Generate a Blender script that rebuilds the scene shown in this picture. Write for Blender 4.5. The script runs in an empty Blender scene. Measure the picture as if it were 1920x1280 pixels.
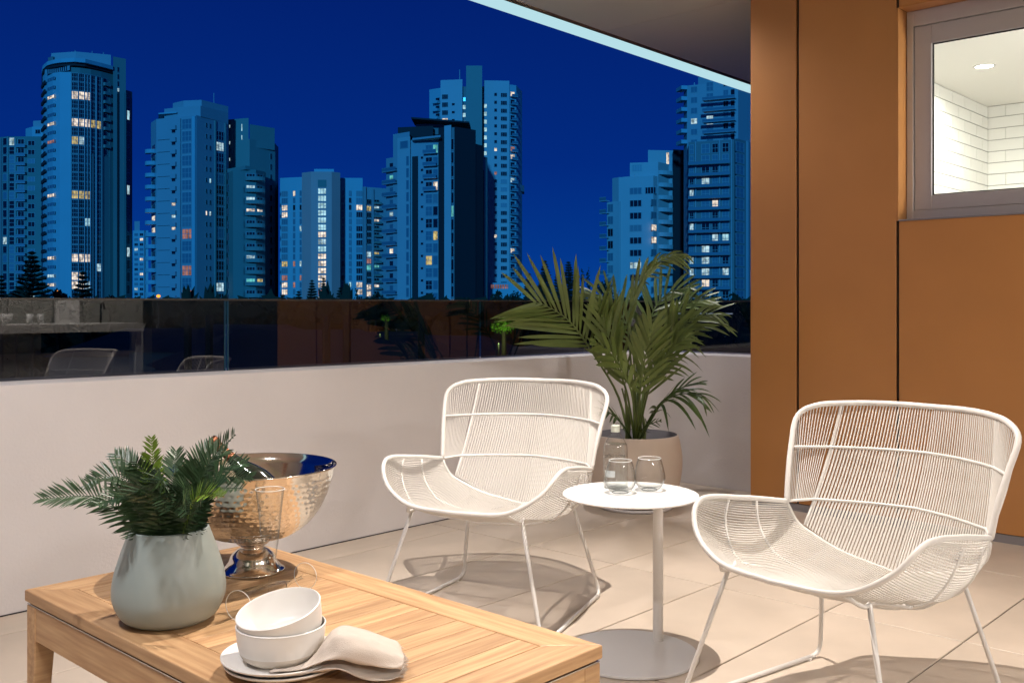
import bpy, math, random
import numpy as np
from mathutils import Vector, Matrix
random.seed(7); rng = random.Random(7)
sc = bpy.context.scene
COL = sc.collection
R = math.radians
# ------------------------------------------------------------------ camera
EYE = 1.15; F = 1850.0; HOR = 571.0
cam_d = bpy.data.cameras.new('camera'); cam = bpy.data.objects.new('camera', cam_d); COL.objects.link(cam)
cam.location = (0, 0, EYE); cam.rotation_euler = (R(90), 0, 0)
cam_d.sensor_width = 36; cam_d.lens = 36 * F / 1920; cam_d.shift_y = -(640 - HOR) / 1920
cam_d.clip_start = .05; cam_d.clip_end = 5000
sc.camera = cam
# ------------------------------------------------------------------ dusk sky
world = bpy.data.worlds.new('World'); sc.world = world; world.use_nodes = True
nt = world.node_tree; nt.nodes.clear()
tc = nt.nodes.new('ShaderNodeTexCoord'); sep = nt.nodes.new('ShaderNodeSeparateXYZ'); ramp = nt.nodes.new('ShaderNodeValToRGB')
bg = nt.nodes.new('ShaderNodeBackground'); wo = nt.nodes.new('ShaderNodeOutputWorld')
nt.links.new(tc.outputs['Generated'], sep.inputs[0]); nt.links.new(sep.outputs['Z'], ramp.inputs[0])
nt.links.new(ramp.outputs[0], bg.inputs[0]); nt.links.new(bg.outputs[0], wo.inputs[0])
cr_ = ramp.color_ramp
cr_.elements[0].position = 0.0; cr_.elements[0].color = (.0016, .056, .295, 1)
cr_.elements[1].position = .36; cr_.elements[1].color = (.0006, .0115, .140, 1)
e = cr_.elements.new(.14); e.color = (.0006, .0235, .215, 1)
e0 = cr_.elements.new(.05); e0.color = (.0008, .038, .262, 1)
bg.inputs[1].default_value = 1.0
# last blue light of dusk, low behind the camera's left shoulder
sd = bpy.data.lights.new('dusk_sun', 'SUN'); sd.energy = 2.05; sd.angle = R(3); sd.color = (.035, .38, .92)
so = bpy.data.objects.new('dusk_sun', sd); COL.objects.link(so)
_d = Vector((.10, .95, -.19)).normalized(); so.rotation_euler = _d.to_track_quat('-Z', 'Y').to_euler()
# ------------------------------------------------------------------ render look
sc.view_settings.view_transform = 'Standard'; sc.view_settings.look = 'None'
sc.view_settings.gamma = 1; sc.view_settings.exposure = 0; sc.view_settings.use_curve_mapping = False
sc.render.engine = 'CYCLES'
cy = sc.cycles
cy.use_denoising = True; cy.max_bounces = 10; cy.diffuse_bounces = 5; cy.glossy_bounces = 5
cy.transparent_max_bounces = 24; cy.transmission_bounces = 8
cy.caustics_reflective = False; cy.caustics_refractive = False; cy.sample_clamp_indirect = 6
cy.use_adaptive_sampling = True; cy.adaptive_threshold = .015
# ------------------------------------------------------------------ helpers
E1 = Vector((.6807, .7325, 0)); E2 = Vector((-.7325, .6807, 0)); ROOM = math.atan2(.7325, .6807)
def W(u, v, z=0): return E1 * u + E2 * v + Vector((0, 0, z))
def tag(o, label=None, cat=None, group=None, kind=None):
    if label: o['label'] = label
    if cat: o['category'] = cat
    if group: o['group'] = group
    if kind: o['kind'] = kind
    return o
def empty(name, loc, rz=0, **k):
    o = bpy.data.objects.new(name, None); COL.objects.link(o); o.location = loc; o.rotation_euler = (0, 0, rz)
    o.empty_display_size = .1
    return tag(o, **k)
def new_mesh(name, V, Fc, mats, smooth=False, idx=None):
    me = bpy.data.meshes.new(name); me.from_pydata([tuple(v) for v in V], [], Fc)
    for m in (mats if isinstance(mats, (list, tuple)) else [mats]): me.materials.append(m)
    if idx: me.polygons.foreach_set('material_index', idx)
    if smooth: me.polygons.foreach_set('use_smooth', [True] * len(me.polygons))
    me.update(); return me
def put(name, me, parent=None, loc=(0, 0, 0), rz=0, scale=(1, 1, 1), **k):
    o = bpy.data.objects.new(name, me); COL.objects.link(o)
    if parent: o.parent = parent
    o.location = loc; o.rotation_euler = (0, 0, rz); o.scale = scale
    return tag(o, **k)
class MB:
    """collects shapes into one mesh"""
    def __init__(s): s.V = []; s.F = []; s.I = []
    def add(s, V, Fc, m=0):
        n = len(s.V); s.V += [Vector(v) for v in V]; s.F += [tuple(i + n for i in f) for f in Fc]; s.I += [m] * len(Fc); return s
    def box(s, a, b, m=0, rot=None, org=None):
        x0, y0, z0 = a; x1, y1, z1 = b
        V = [Vector(p) for p in ((x0,y0,z0),(x1,y0,z0),(x1,y1,z0),(x0,y1,z0),(x0,y0,z1),(x1,y0,z1),(x1,y1,z1),(x0,y1,z1))]
        if rot is not None: V = [rot @ v for v in V]
        if org is not None: V = [v + Vector(org) for v in V]
        return s.add(V, [(0,3,2,1),(4,5,6,7),(0,1,5,4),(1,2,6,5),(2,3,7,6),(3,0,4,7)], m)
    def ubox(s, a, b, m=0):
        """box in room axes (u,v,z)"""
        n = len(s.V); s.box(a, b, m)
        for i in range(n, len(s.V)): v = s.V[i]; s.V[i] = W(v.x, v.y, v.z)
        return s
    def prism(s, pts, z0, z1, m=0):
        n = len(pts)
        ar = sum(pts[i][0]*pts[(i+1)%n][1]-pts[(i+1)%n][0]*pts[i][1] for i in range(n))
        if ar < 0: pts = pts[::-1]
        V = [(p[0], p[1], z0) for p in pts] + [(p[0], p[1], z1) for p in pts]
        return s.add(V, [tuple(range(n))[::-1], tuple(range(n, 2*n))] + [(i, (i+1) % n, n+(i+1) % n, n+i) for i in range(n)], m)
    def tube(s, P, r, n=8, m=0, closed=False, cap=True):
        P = [Vector(p) for p in P]; N = len(P)
        rr = r if isinstance(r, (list, tuple)) else [r]*N
        T = []
        for i in range(N):
            a = P[(i-1) % N] if (closed or i > 0) else P[i]; b = P[(i+1) % N] if (closed or i < N-1) else P[i]
            T.append((b-a).normalized())
        up = Vector((0, 0, 1)) if abs(T[0].z) < .9 else Vector((1, 0, 0))
        nn = (up - T[0]*up.dot(T[0])).normalized(); V = []
        for i in range(N):
            nn = (nn - T[i]*nn.dot(T[i])).normalized(); bb = T[i].cross(nn)
            for k in range(n):
                a = 2*math.pi*k/n; V.append(P[i] + (nn*math.cos(a) + bb*math.sin(a))*rr[i])
        Fc = []
        for i in range(N if closed else N-1):
            j = (i+1) % N
            for k in range(n): Fc.append((i*n+k, i*n+(k+1) % n, j*n+(k+1) % n, j*n+k))
        if cap and not closed: Fc += [tuple(range(n))[::-1], tuple((N-1)*n+k for k in range(n))]
        return s.add(V, Fc, m)
    def lathe(s, prof, seg=48, m=0, org=(0, 0, 0)):
        V = []; o = Vector(org)
        for r, z in prof:
            for k in range(seg): a = 2*math.pi*k/seg; V.append(o + Vector((r*math.cos(a), r*math.sin(a), z)))
        Fc = [(i*seg+k, i*seg+(k+1) % seg, (i+1)*seg+(k+1) % seg, (i+1)*seg+k) for i in range(len(prof)-1) for k in range(seg)]
        return s.add(V, Fc, m)
    def xform(s, M):
        s.V = [M @ v for v in s.V]; return s
    def build(s, name, mats, parent=None, smooth=False, **k):
        V = s.V
        if parent is not None:
            Mi = parent_world(parent).inverted(); V = [Mi @ v for v in V]
        return put(name, new_mesh(name, V, s.F, mats, smooth, s.I), parent, **k)
def parent_world(o):
    M = Matrix.Translation(o.location) @ o.rotation_euler.to_matrix().to_4x4() @ Matrix.Diagonal((*o.scale, 1))
    return (parent_world(o.parent) @ M) if o.parent else M
def smooth_by_angle(o, deg=40):
    me = o.data; me.polygons.foreach_set('use_smooth', [True]*len(me.polygons))
    try: me.set_sharp_from_angle(angle=R(deg))
    except Exception: pass
    return o
def bevel(o, w=.003, seg=2):
    b = o.modifiers.new('bevel', 'BEVEL'); b.width = w; b.segments = seg; b.limit_method = 'ANGLE'; b.angle_limit = R(40); return o
def crv(P, n=8):
    P = np.array(P, float); Q = np.vstack([2*P[0]-P[1], P, 2*P[-1]-P[-2]]); out = []
    for i in range(1, len(Q)-2):
        a, b, c, d = Q[i-1:i+3]
        for t in np.linspace(0, 1, n, endpoint=False):
            out.append(.5*((2*b)+(-a+c)*t+(2*a-5*b+4*c-d)*t*t+(-a+3*b-3*c+d)*t**3))
    out.append(P[-1]); return np.array(out)
def resample(C, n):
    d = np.r_[0, np.cumsum(np.linalg.norm(np.diff(C, axis=0), axis=1))]; t = np.linspace(0, d[-1], n)
    return np.c_[[np.interp(t, d, C[:, i]) for i in range(C.shape[1])]].T
# ------------------------------------------------------------------ materials
def mat(name, col, rough=.5, metal=0, var=0, scale=5, bump=0, bscale=60, col2=None, coat=0, spec=.5, stretch=None, rnd=0, detail=4, trans=0, emit=None, estr=0):
    m = bpy.data.materials.new(name); m.use_nodes = True; t = m.node_tree; b = t.nodes['Principled BSDF']; L = t.links.new
    b.inputs['Base Color'].default_value = (*col, 1); b.inputs['Roughness'].default_value = rough; b.inputs['Metallic'].default_value = metal
    b.inputs['Specular IOR Level'].default_value = spec; b.inputs['Coat Weight'].default_value = coat; b.inputs['Coat Roughness'].default_value = .1
    if trans: b.inputs['Transmission Weight'].default_value = trans
    if emit: b.inputs['Emission Color'].default_value = (*emit, 1); b.inputs['Emission Strength'].default_value = estr
    if var or bump or rnd:
        tc = t.nodes.new('ShaderNodeTexCoord'); mp = t.nodes.new('ShaderNodeMapping'); L(tc.outputs['Object'], mp.inputs[0])
        if stretch: mp.inputs['Scale'].default_value = stretch
        oi = t.nodes.new('ShaderNodeObjectInfo')
        if rnd:
            mm = t.nodes.new('ShaderNodeMath'); mm.operation = 'MULTIPLY'; mm.inputs[1].default_value = 37; L(oi.outputs['Random'], mm.inputs[0]); L(mm.outputs[0], mp.inputs['Location'])
    if var:
        n = t.nodes.new('ShaderNodeTexNoise'); n.inputs['Scale'].default_value = scale; n.inputs['Detail'].default_value = detail; L(mp.outputs[0], n.inputs['Vector'])
        r = t.nodes.new('ShaderNodeMapRange'); r.inputs[1].default_value = .3; r.inputs[2].default_value = .7; L(n.outputs[0], r.inputs[0])
        mx = t.nodes.new('ShaderNodeMix'); mx.data_type = 'RGBA'
        c2 = col2 or tuple(c*(1-var) for c in col)
        mx.inputs[6].default_value = (*col, 1); mx.inputs[7].default_value = (*c2, 1); L(r.outputs[0], mx.inputs[0]); src = mx.outputs[2]
        if rnd:
            hs = t.nodes.new('ShaderNodeHueSaturation'); r2 = t.nodes.new('ShaderNodeMapRange'); r2.inputs[3].default_value = 1-rnd; r2.inputs[4].default_value = 1+rnd
            L(oi.outputs['Random'], r2.inputs[0]); L(r2.outputs[0], hs.inputs['Value']); L(src, hs.inputs['Color']); src = hs.outputs[0]
        L(src, b.inputs['Base Color'])
    if bump:
        n2 = t.nodes.new('ShaderNodeTexNoise'); n2.inputs['Scale'].default_value = bscale; n2.inputs['Detail'].default_value = 5; L(mp.outputs[0], n2.inputs['Vector'])
        bp = t.nodes.new('ShaderNodeBump'); bp.inputs['Strength'].default_value = bump; bp.inputs['Distance'].default_value = .01; L(n2.outputs[0], bp.inputs['Height']); L(bp.outputs[0], b.inputs['Normal'])
    return m
def sheet_glass(name, tint, refl, rough=0.0, edge=None, f0=None):
    """thin clear sheet: lets light through, mirrors more at grazing angles"""
    m = bpy.data.materials.new(name); m.use_nodes = True; t = m.node_tree; t.nodes.clear(); L = t.links.new
    o = t.nodes.new('ShaderNodeOutputMaterial'); tr = t.nodes.new('ShaderNodeBsdfTransparent'); gl = t.nodes.new('ShaderNodeBsdfGlossy')
    mx = t.nodes.new('ShaderNodeMixShader'); lw = t.nodes.new('ShaderNodeLayerWeight'); mr = t.nodes.new('ShaderNodeMapRange')
    tr.inputs[0].default_value = (*tint, 1); gl.inputs['Roughness'].default_value = rough
    mr.inputs[3].default_value = refl; mr.inputs[4].default_value = .8 if f0 is None else f0
    pw = t.nodes.new('ShaderNodeMath'); pw.operation = 'POWER'; pw.inputs[1].default_value = 4; lw.inputs[0].default_value = .5; L(lw.outputs['Facing'], pw.inputs[0]); L(pw.outputs[0], mr.inputs[0]); L(mr.outputs[0], mx.inputs[0]); L(tr.outputs[0], mx.inputs[1]); L(gl.outputs[0], mx.inputs[2]); L(mx.outputs[0], o.inputs[0])
    if edge:
        r = t.nodes.new('ShaderNodeMix'); r.data_type = 'RGBA'; r.inputs[6].default_value = (*tint, 1); r.inputs[7].default_value = (*edge, 1)
        p = t.nodes.new('ShaderNodeMath'); p.operation = 'POWER'; p.inputs[1].default_value = 3; L(lw.outputs['Facing'], p.inputs[0]); L(p.outputs[0], r.inputs[0]); L(r.outputs[2], tr.inputs[0])
    return m
def emis(name, col, s, sample=False, var=0, scale=3):
    m = bpy.data.materials.new(name); m.use_nodes = True; t = m.node_tree; t.nodes.clear()
    o = t.nodes.new('ShaderNodeOutputMaterial'); e = t.nodes.new('ShaderNodeEmission'); e.inputs[0].default_value = (*col, 1); e.inputs[1].default_value = s; t.links.new(e.outputs[0], o.inputs[0])
    if var:
        tc = t.nodes.new('ShaderNodeTexCoord'); oi = t.nodes.new('ShaderNodeObjectInfo'); ad = t.nodes.new('ShaderNodeVectorMath'); ad.operation = 'ADD'
        mu = t.nodes.new('ShaderNodeMath'); mu.operation = 'MULTIPLY'; mu.inputs[1].default_value = 50
        t.links.new(oi.outputs['Random'], mu.inputs[0]); t.links.new(tc.outputs['Object'], ad.inputs[0]); t.links.new(mu.outputs[0], ad.inputs[1])
        n = t.nodes.new('ShaderNodeTexNoise'); n.inputs['Scale'].default_value = scale; t.links.new(ad.outputs[0], n.inputs['Vector'])
        r = t.nodes.new('ShaderNodeMapRange'); r.inputs[1].default_value = .35; r.inputs[2].default_value = .65; r.inputs[3].default_value = s*(1-var); r.inputs[4].default_value = s*(1+var*.3)
        t.links.new(n.outputs[0], r.inputs[0]); t.links.new(r.outputs[0], e.inputs[1])
    if not sample: m.cycles.emission_sampling = 'NONE'
    return m
M = {}
M['render'] = mat('wall_render', (.71, .68, .68), .85, var=.10, scale=1.6, bump=.16, bscale=90)
M['tile'] = mat('porcelain_tile', (.56, .472, .388), .5, var=.17, scale=3.2, bump=.06, bscale=120, rnd=.025, detail=9)
M['grout'] = mat('grout', (.10, .085, .07), .9)
M['orange'] = mat('copper_panel', (.50, .222, .066), .36, var=.14, scale=1.6, detail=8, rnd=.02, bump=.02, bscale=200)
M['dark'] = mat('dark_backing', (.015, .012, .012), .7)
M['black'] = mat('black_paint', (.01, .01, .01), .4)
M['alu'] = mat('window_alu', (.50, .47, .48), .4, metal=.3, bump=.02, bscale=300)
M['alu_grey'] = mat('grey_alu', (.30, .29, .31), .4, metal=.4)
M['soffit'] = mat('soffit_paint', (.92, .74, .66), .35, var=1, col2=(.68, .80, .64), scale=.35)  # mauve and green reflections painted into the soffit colour
M['trim'] = mat('soffit_trim', (.16, .10, .07), .5)
M['led'] = emis('edge_light', (.50, .78, .85), .95, sample=True)  # daylit brightness of the fascia put in as emission, no lamp there
M['white'] = mat('white_powdercoat', (.66, .64, .615), .38, bump=.03, bscale=400)
M['cord'] = mat('white_cord', (.64, .615, .58), .6)
M['table_white'] = mat('table_white', (.82, .81, .80), .3, bump=.02, bscale=500)
M['teak'] = None
M['rail_glass'] = sheet_glass('rail_glass', (.14, .15, .175), .082, f0=.42)
M['window_glass'] = sheet_glass('window_glass', (.93, .95, .93), .03)
M['clear'] = sheet_glass('clear_glass', (.99, .995, .995), .035, f0=.7, edge=(.55, .58, .58))
M['water'] = sheet_glass('water_surface', (.95, .97, .97), .07, f0=.5)
M['wtile'] = mat('white_wall_tile', (.76, .76, .72), .14, rnd=.02, var=.03)
M['plaster'] = mat('white_ceiling', (.82, .81, .77), .9)
M['subgrout'] = mat('tile_grout', (.34, .34, .32), .9)
M['lamp'] = emis('lamp_face', (1, .93, .82), 30)
M['kit_grey'] = mat('kitchen_grey', (.34, .33, .30), .4)
M['kit_white'] = mat('kitchen_white', (.75, .73, .70), .3)
M['kit_white2'] = mat('kitchen_offwhite', (.52, .50, .49), .4)
M['rim_dark0'] = mat('bench_glass', (.55, .55, .53), .1, spec=.8)
M['ceramic'] = mat('white_ceramic', (.78, .765, .74), .32, var=.02, bump=.01)
M['ceramic_raw'] = mat('unglazed_ceramic', (.66, .61, .54), .8, bump=.08, bscale=500)
M['steel'] = mat('steel', (.62, .60, .58), .18, metal=1)
def teak(name, c1, c2):
    m = mat(name, c1, .5, var=1, scale=3.0, col2=c2, stretch=(1.5, 24, 24), rnd=.15, detail=9, bump=.12, bscale=45)
    return m
M['teak'] = teak('teak', (.57, .36, .185), (.36, .195, .09))
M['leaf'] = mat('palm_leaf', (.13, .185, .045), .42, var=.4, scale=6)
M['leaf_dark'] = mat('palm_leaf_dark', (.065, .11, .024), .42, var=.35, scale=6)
M['stem'] = mat('palm_stem', (.13, .17, .045), .45, var=.3, scale=12)
M['fern'] = mat('cycad_leaf', (.036, .078, .032), .38, var=.4, scale=30)
M['fern_lime'] = mat('cycad_leaf_lime', (.20, .33, .035), .4, var=.35, scale=30)
M['soil'] = mat('soil', (.03, .022, .016), .95, var=.4, scale=40, bump=.6, bscale=60)
M['planter'] = mat('planter_clay', (.56, .46, .38), .8, var=.08, scale=4, bump=.08, bscale=150)
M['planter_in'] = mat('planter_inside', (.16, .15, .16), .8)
# ================================================================== TERRACE
GV = 3.98      # railing glass plane
CU, CV = 5.44, 3.86   # inner faces of the two parapets
CEIL = 3.0
# floor: grout bed and single tiles
fl = MB().ubox((-2.2, -5.6, -.30), (5.44, 3.9, -.006)).build('terrace_floor', M['grout'], kind='structure')
tw, th = .993, .489
V = []; 
tm = MB(); b = .002
tm.add([(-tw/2+b, -th/2+b, 0), (tw/2-b, -th/2+b, 0), (tw/2-b, th/2-b, 0), (-tw/2+b, th/2-b, 0), (-tw/2, -th/2, -b), (tw/2, -th/2, -b), (tw/2, th/2, -b), (-tw/2, th/2, -b), (-tw/2, -th/2, -.01), (tw/2, -th/2, -.01), (tw/2, th/2, -.01), (-tw/2, th/2, -.01)],
       [(0,1,2,3),(4,5,1,0),(5,6,2,1),(6,7,3,2),(7,4,0,3),(8,9,5,4),(9,10,6,5),(10,11,7,6),(11,8,4,7)])
tile_me = new_mesh('floor_tile', tm.V, tm.F, M['tile'])
k = 0
for i in range(-6, 3):
    for j in range(-10, 3):
        u = 3.52 + i + .5; v = 2.65 + .495*j + .2475
        if u + .5 < -2.1 or v - .25 < -2.0: continue
        if u - .5 > 5.4: continue
        w = 1.0
        uc, sx = u, 1.0
        if u + .5 > 5.44: a = u-.5; uc = (a+5.437)/2; sx = (5.437-a)/1.0
        vc, sy = v, 1.0
        if v + .2475 > CV: a = v-.2475; vc = (a+CV-.003)/2; sy = (CV-.003-a)/.495
        put('floor_tile', tile_me, fl, W(uc, vc, 0), ROOM, (sx, sy, 1)); k += 1
# parapet with rounded corner, top falling slightly
def parapet():
    r = .30; path_in = []; path_out = []
    T = .26
    for u in (-2.2, -1, 0, 1, 2, 3, 4, 4.8): path_in.append((u, CV)); path_out.append((u, CV+T))
    for a in range(0, 91, 9):
        ca, sa = math.cos(R(90-a)), math.sin(R(90-a))
        path_in.append((CU-r+r*ca, CV-r+r*sa)); path_out.append((CU-r+(r+T)*ca, CV-r+(r+T)*sa))
    for v in (3.2, 2.9): path_in.append((CU, v)); path_out.append((CU+T, v))
    def zt(u): return .868 - .0062*(u+.5) if u < 5 else .834
    V = []; n = len(path_in)
    for (a, bb) in zip(path_in, path_out):
        z = zt(a[0]); m2 = (.94*a[0]+.06*bb[0], .94*a[1]+.06*bb[1])
        V += [W(a[0], a[1], -.02), W(a[0], a[1], z-.006), W(m2[0], m2[1], z), W(bb[0], bb[1], z+.004), W(bb[0], bb[1], -.6)]
    Fc = []
    for i in range(n-1):
        for k in range(4): Fc.append((i*5+k, i*5+k+1, (i+1)*5+k+1, (i+1)*5+k))
    Fc += [(0,1,2,3,4), tuple((n-1)*5+k for k in (4,3,2,1,0))]
    o = MB().add(V, Fc).build('parapet_wall', M['render'], label='low off-white rendered parapet wall with rounded corner behind chairs and planter', cat='wall')
    smooth_by_angle(o, 35)
parapet()
sk = MB().ubox((-2.2, CV-.004, 0), (5.1, CV-.0005, .004)).build('sealant_line', M['dark'], kind='structure')
# glass balustrade on the outer part of the parapet
bal = empty('glass_balustrade', W(1.5, GV, .87), label='tall tinted frameless glass balustrade standing on the parapet', cat='balustrade')
def pane(u0, u1, v0=GV, v1=GV, z0=.845, z1=1.168):
    m = MB(); a, c = W(u0, v0), W(u1, v1); d = (c-a).normalized(); n = Vector((-d.y, d.x, 0))*.006
    P = [a, c, c+n, a+n]
    m.prism([(p.x, p.y) for p in P], z0, z1)
    m.F = m.F[2:3]; m.I = m.I[2:3]   # a single mirror-flat sheet facing the terrace
    m.build('glass_pane', M['rail_glass'], bal)
edge_m = mat('glass_edge', (.012, .05, .08), .2)
for (a, c) in ((-2.1, .755), (.765, 2.375), (2.40, 4.01), (4.02, 5.10)): pane(a, c)
pane(5.56, 5.56, 3.55, 2.9)
# curved corner pane
m = MB(); pts = []
for a in range(0, 91, 6): pts.append(W(5.10+.46*math.cos(R(90-a)), 3.52+.46*math.sin(R(90-a))))
Vv = [(p.x, p.y, .845) for p in pts]+[(p.x, p.y, 1.168) for p in pts]; n = len(pts)
m.add(Vv, [(i, i+1, n+i+1, n+i) for i in range(n-1)]); m.build('glass_pane', M['rail_glass'], bal, smooth=True)
for u in (.76,): MB().ubox((u-.003, GV-.002, .845), (u+.003, GV+.006, 1.168)).build('glass_edge', edge_m, bal)
MB().ubox((2.377, GV-.001, .845), (2.383, GV+.006, 1.168)).build('glass_edge', edge_m, bal)
MB().ubox((2.392, GV-.001, .845), (2.398, GV+.006, 1.168)).build('glass_edge', edge_m, bal)
cap = [W(-2.1, GV, 1.171)] + [W(5.10+.46*math.cos(R(90-a)), 3.52+.46*math.sin(R(90-a)), 1.171) for a in range(0, 91, 6)] + [W(5.56, 2.9, 1.171)]
m = MB()
for a, c in zip(cap[:-1], cap[1:]):
    d = (c-a).normalized(); nrm = Vector((-d.y, d.x, 0))*.008; m.prism([(p.x, p.y) for p in (a-nrm, c-nrm, c+nrm, a+nrm)], 1.168, 1.176)
m.build('top_rail', mat('rail_cap', (.06, .055, .05), .35, metal=.6), bal)
m = MB().ubox((-2.1, GV-.012, .80), (5.10, GV+.018, .838)); m.build('base_channel', M['alu_grey'], bal)
# ------------------------------------------------ copper-coloured facade with window
FU = 5.107; WV0, WV1 = 2.018, .90   # window opening between these v
WZ0, WZ1 = 1.585, 2.686
body = empty('apartment_facade', W(FU, 2.0, 0), label='copper orange panelled building wall with a lit bathroom window', cat='building')
m = MB()
m.ubox((FU+.016, WV0, 0), (FU+.13, 2.862, 3.0)); m.ubox((FU+.016, WV1, 0), (FU+.13, WV0, WZ0-.01)); m.ubox((FU+.016, WV1, WZ1+.01), (FU+.13, WV0, 3.0))
m.ubox((FU+.016, -2.05, 0), (FU+.13, WV1, 3.0)); m.build('wall_backing', M['dark'], body)
g = .008
def panel(v0, v1, z0, z1, t=.016):
    o = MB().ubox((FU, v0+g, z0), (FU+t, v1-g, z1)).build('panel', M['orange'], body); bevel(o, .0015, 1)
panel(2.576, 2.867+g, .044, 2.99)
panel(WV0, 2.576, .044, 2.99)
panel(1.37, WV0, .044, WZ0-.004); panel(.72+.18, 1.37, .044, WZ0-.004)
panel(WV1, WV0, WZ1+.004, 2.99)
panel(.30, .90, .044, 2.99)
for (a, c) in ((-.88, .29), (-2.05, -.89)):
    MB().ubox((FU+.004, a, .044), (FU+.016, c, 2.6)).build('dark_door_leaf', mat('dark_door_glass', (.012, .012, .014), .25), body)
MB().ubox((FU, -2.05, 2.6), (FU+.016, .29, 2.99)).build('door_head', M['dark'], body)
MB().ubox((FU+.016, 2.862, 0), (9.0, 2.867, 3.0)).build('end_panel', M['orange'], body)
MB().ubox((FU+.004, -2.05, .0), (FU+.016, 2.86, .040)).build('base_trim', M['alu_grey'], body)
# reveals
m = MB(); m.ubox((FU, WV0-.004, WZ0), (FU+.13, WV0+g-.001, WZ1)).build('reveal', M['orange'], body)
m = MB(); m.ubox((FU, WV1, WZ1), (FU+.13, WV0-.006, WZ1+.003)).build('reveal', M['orange'], body)
m = MB(); m.ubox((FU, WV1-g, WZ0), (FU+.13, WV1+.003, WZ1)).build('reveal', M['orange'], body)
# window (sub-parts under it)
fu = FU+.105
win = MB(); fw = .045
a0, a1 = WV1+.004, WV0-.007
win.ubox((fu, a1-.034, WZ0), (fu+.06, a1, WZ1-.002)); win.ubox((fu, a0, WZ0), (fu+.06, a0+.034, WZ1-.002))
win.ubox((fu, a0+.034, WZ0), (fu+.06, a1-.034, WZ0+.055)); win.ubox((fu, a0+.034, WZ1-.082), (fu+.06, a1-.034, WZ1-.002))
wo_ = win.build('window', M['alu'], body); bevel(wo_, .002, 1)
s = MB(); b0, b1, c0, c1 = a0+.036, a1-.036, WZ0+.057, WZ1-.085; sw = .088
s.ubox((fu+.012, b1-sw, c0), (fu+.05, b1, c1)); s.ubox((fu+.012, b0, c0), (fu+.05, b0+sw, c1))
s.ubox((fu+.012, b0+sw, c0), (fu+.05, b1-sw, c0+sw*.85)); s.ubox((fu+.012, b0+sw, c1-sw*1.1), (fu+.05, b1-sw, c1))
so_ = s.build('sash', M['alu'], wo_); bevel(so_, .003, 2)
m = MB(); y0, y1, z0, z1 = b0+sw, b1-sw, c0+sw*.85, c1-sw*1.1
for q in ((y0, y0+.006, z0, z1), (y1-.006, y1, z0, z1), (y0+.006, y1-.006, z0, z0+.006), (y0+.006, y1-.006, z1-.006, z1)): m.ubox((fu+.024, q[0], q[2]), (fu+.034, q[1], q[3]))
m.build('gasket', M['black'], wo_)
m = MB().add([W(fu+.03, y0, z0), W(fu+.03, y1, z0), W(fu+.03, y1, z1), W(fu+.03, y0, z1)], [(0,1,2,3)]); m.build('glass', M['window_glass'], wo_)
MB().ubox((FU-.004, a0, WZ0-.003), (fu-.001, a1, WZ0+.004)).build('window_sill', M['alu_grey'], wo_)
# ------------------------------------------------ bathroom behind the window
BU, BV, BZ = 8.2, 2.53, 2.70
rm = MB(); rm.ubox((FU+.135, -.6, BZ), (BU+.1, BV+.1, BZ+.1)); rm.build('bathroom_ceiling', M['plaster'], kind='structure')
w1 = MB().ubox((FU+.135, BV+.008, 0), (BU+.1, BV+.10, BZ)).build('bathroom_side_wall', M['subgrout'], kind='structure')
w2 = MB().ubox((BU+.008, -.6, 0), (BU+.10, BV+.008, BZ)).build('bathroom_end_wall', M['subgrout'], kind='structure')
MB().ubox((FU+.135, -.68, 0), (BU+.1, -.6, BZ)).build('bathroom_near_wall', M['plaster'], kind='structure')
MB().ubox((FU+.135, -.6, -.05), (BU, BV, 0)).build('bathroom_floor', M['tile'], kind='structure')
MB().ubox((FU+.131, -.6, 0), (FU+.134, BV, WZ0)).build('bathroom_inner_lining', M['plaster'], kind='structure')
tl, tt = .262, .0885
bm_ = MB().box((0, 0, 0), (tl-.005, .008, tt-.0055)); bt = new_mesh('wall_tile', bm_.V, bm_.F, M['wtile'])
zr = []; z = BZ
while z > 1.62: z -= tt; zr.append(z)
for r_, z in enumerate(zr):
    half = r_ % 2
    u = BU
    if half: u -= tl/2; put('wall_tile', bt, w1, W(u, BV, z), ROOM, (.5, 1, 1))
    while u - tl > 5.7: u -= tl; put('wall_tile', bt, w1, W(u, BV, z), ROOM)
    v = BV
    if not half: put('wall_tile', bt, w2, W(BU, v, z), ROOM-math.pi/2, (.5, 1, 1)); v -= tl/2
    for k in range(4): put('wall_tile', bt, w2, W(BU, v, z), ROOM-math.pi/2); v -= tl
# ------------------------------------------------ soffit over the terrace
def sv(u, k): return (4.075+.022*(u-4.39)) if k == 0 else (4.275+.0226*(u-4.21))
def sstrip(a, b, z0, z1, ua=-2.3, ub=9.6):
    P = [W(ua, a(ua)), W(ub, a(ub)), W(ub, b(ub)), W(ua, b(ua))]; return MB().prism([(q.x, q.y) for q in P], z0, z1)
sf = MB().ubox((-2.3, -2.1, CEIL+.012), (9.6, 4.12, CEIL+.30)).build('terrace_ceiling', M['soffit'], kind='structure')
us = [-2.3, .53, 2.93, 5.33, 7.73, 9.6]
for a, c in zip(us[:-1], us[1:]):
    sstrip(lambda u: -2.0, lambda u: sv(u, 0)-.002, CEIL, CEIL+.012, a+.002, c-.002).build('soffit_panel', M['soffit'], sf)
sstrip(lambda u: sv(u, 0), lambda u: sv(u, 0)+.030, CEIL-.008, CEIL+.011).build('soffit_trim', M['trim'], sf)
es = sstrip(lambda u: sv(u, 0)+.031, lambda u: sv(u, 1), CEIL-.001, CEIL+.011).build('edge_strip_light', M['led'], label='pale blue-white lit strip along the outer edge of the terrace ceiling', cat='strip light')
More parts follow.
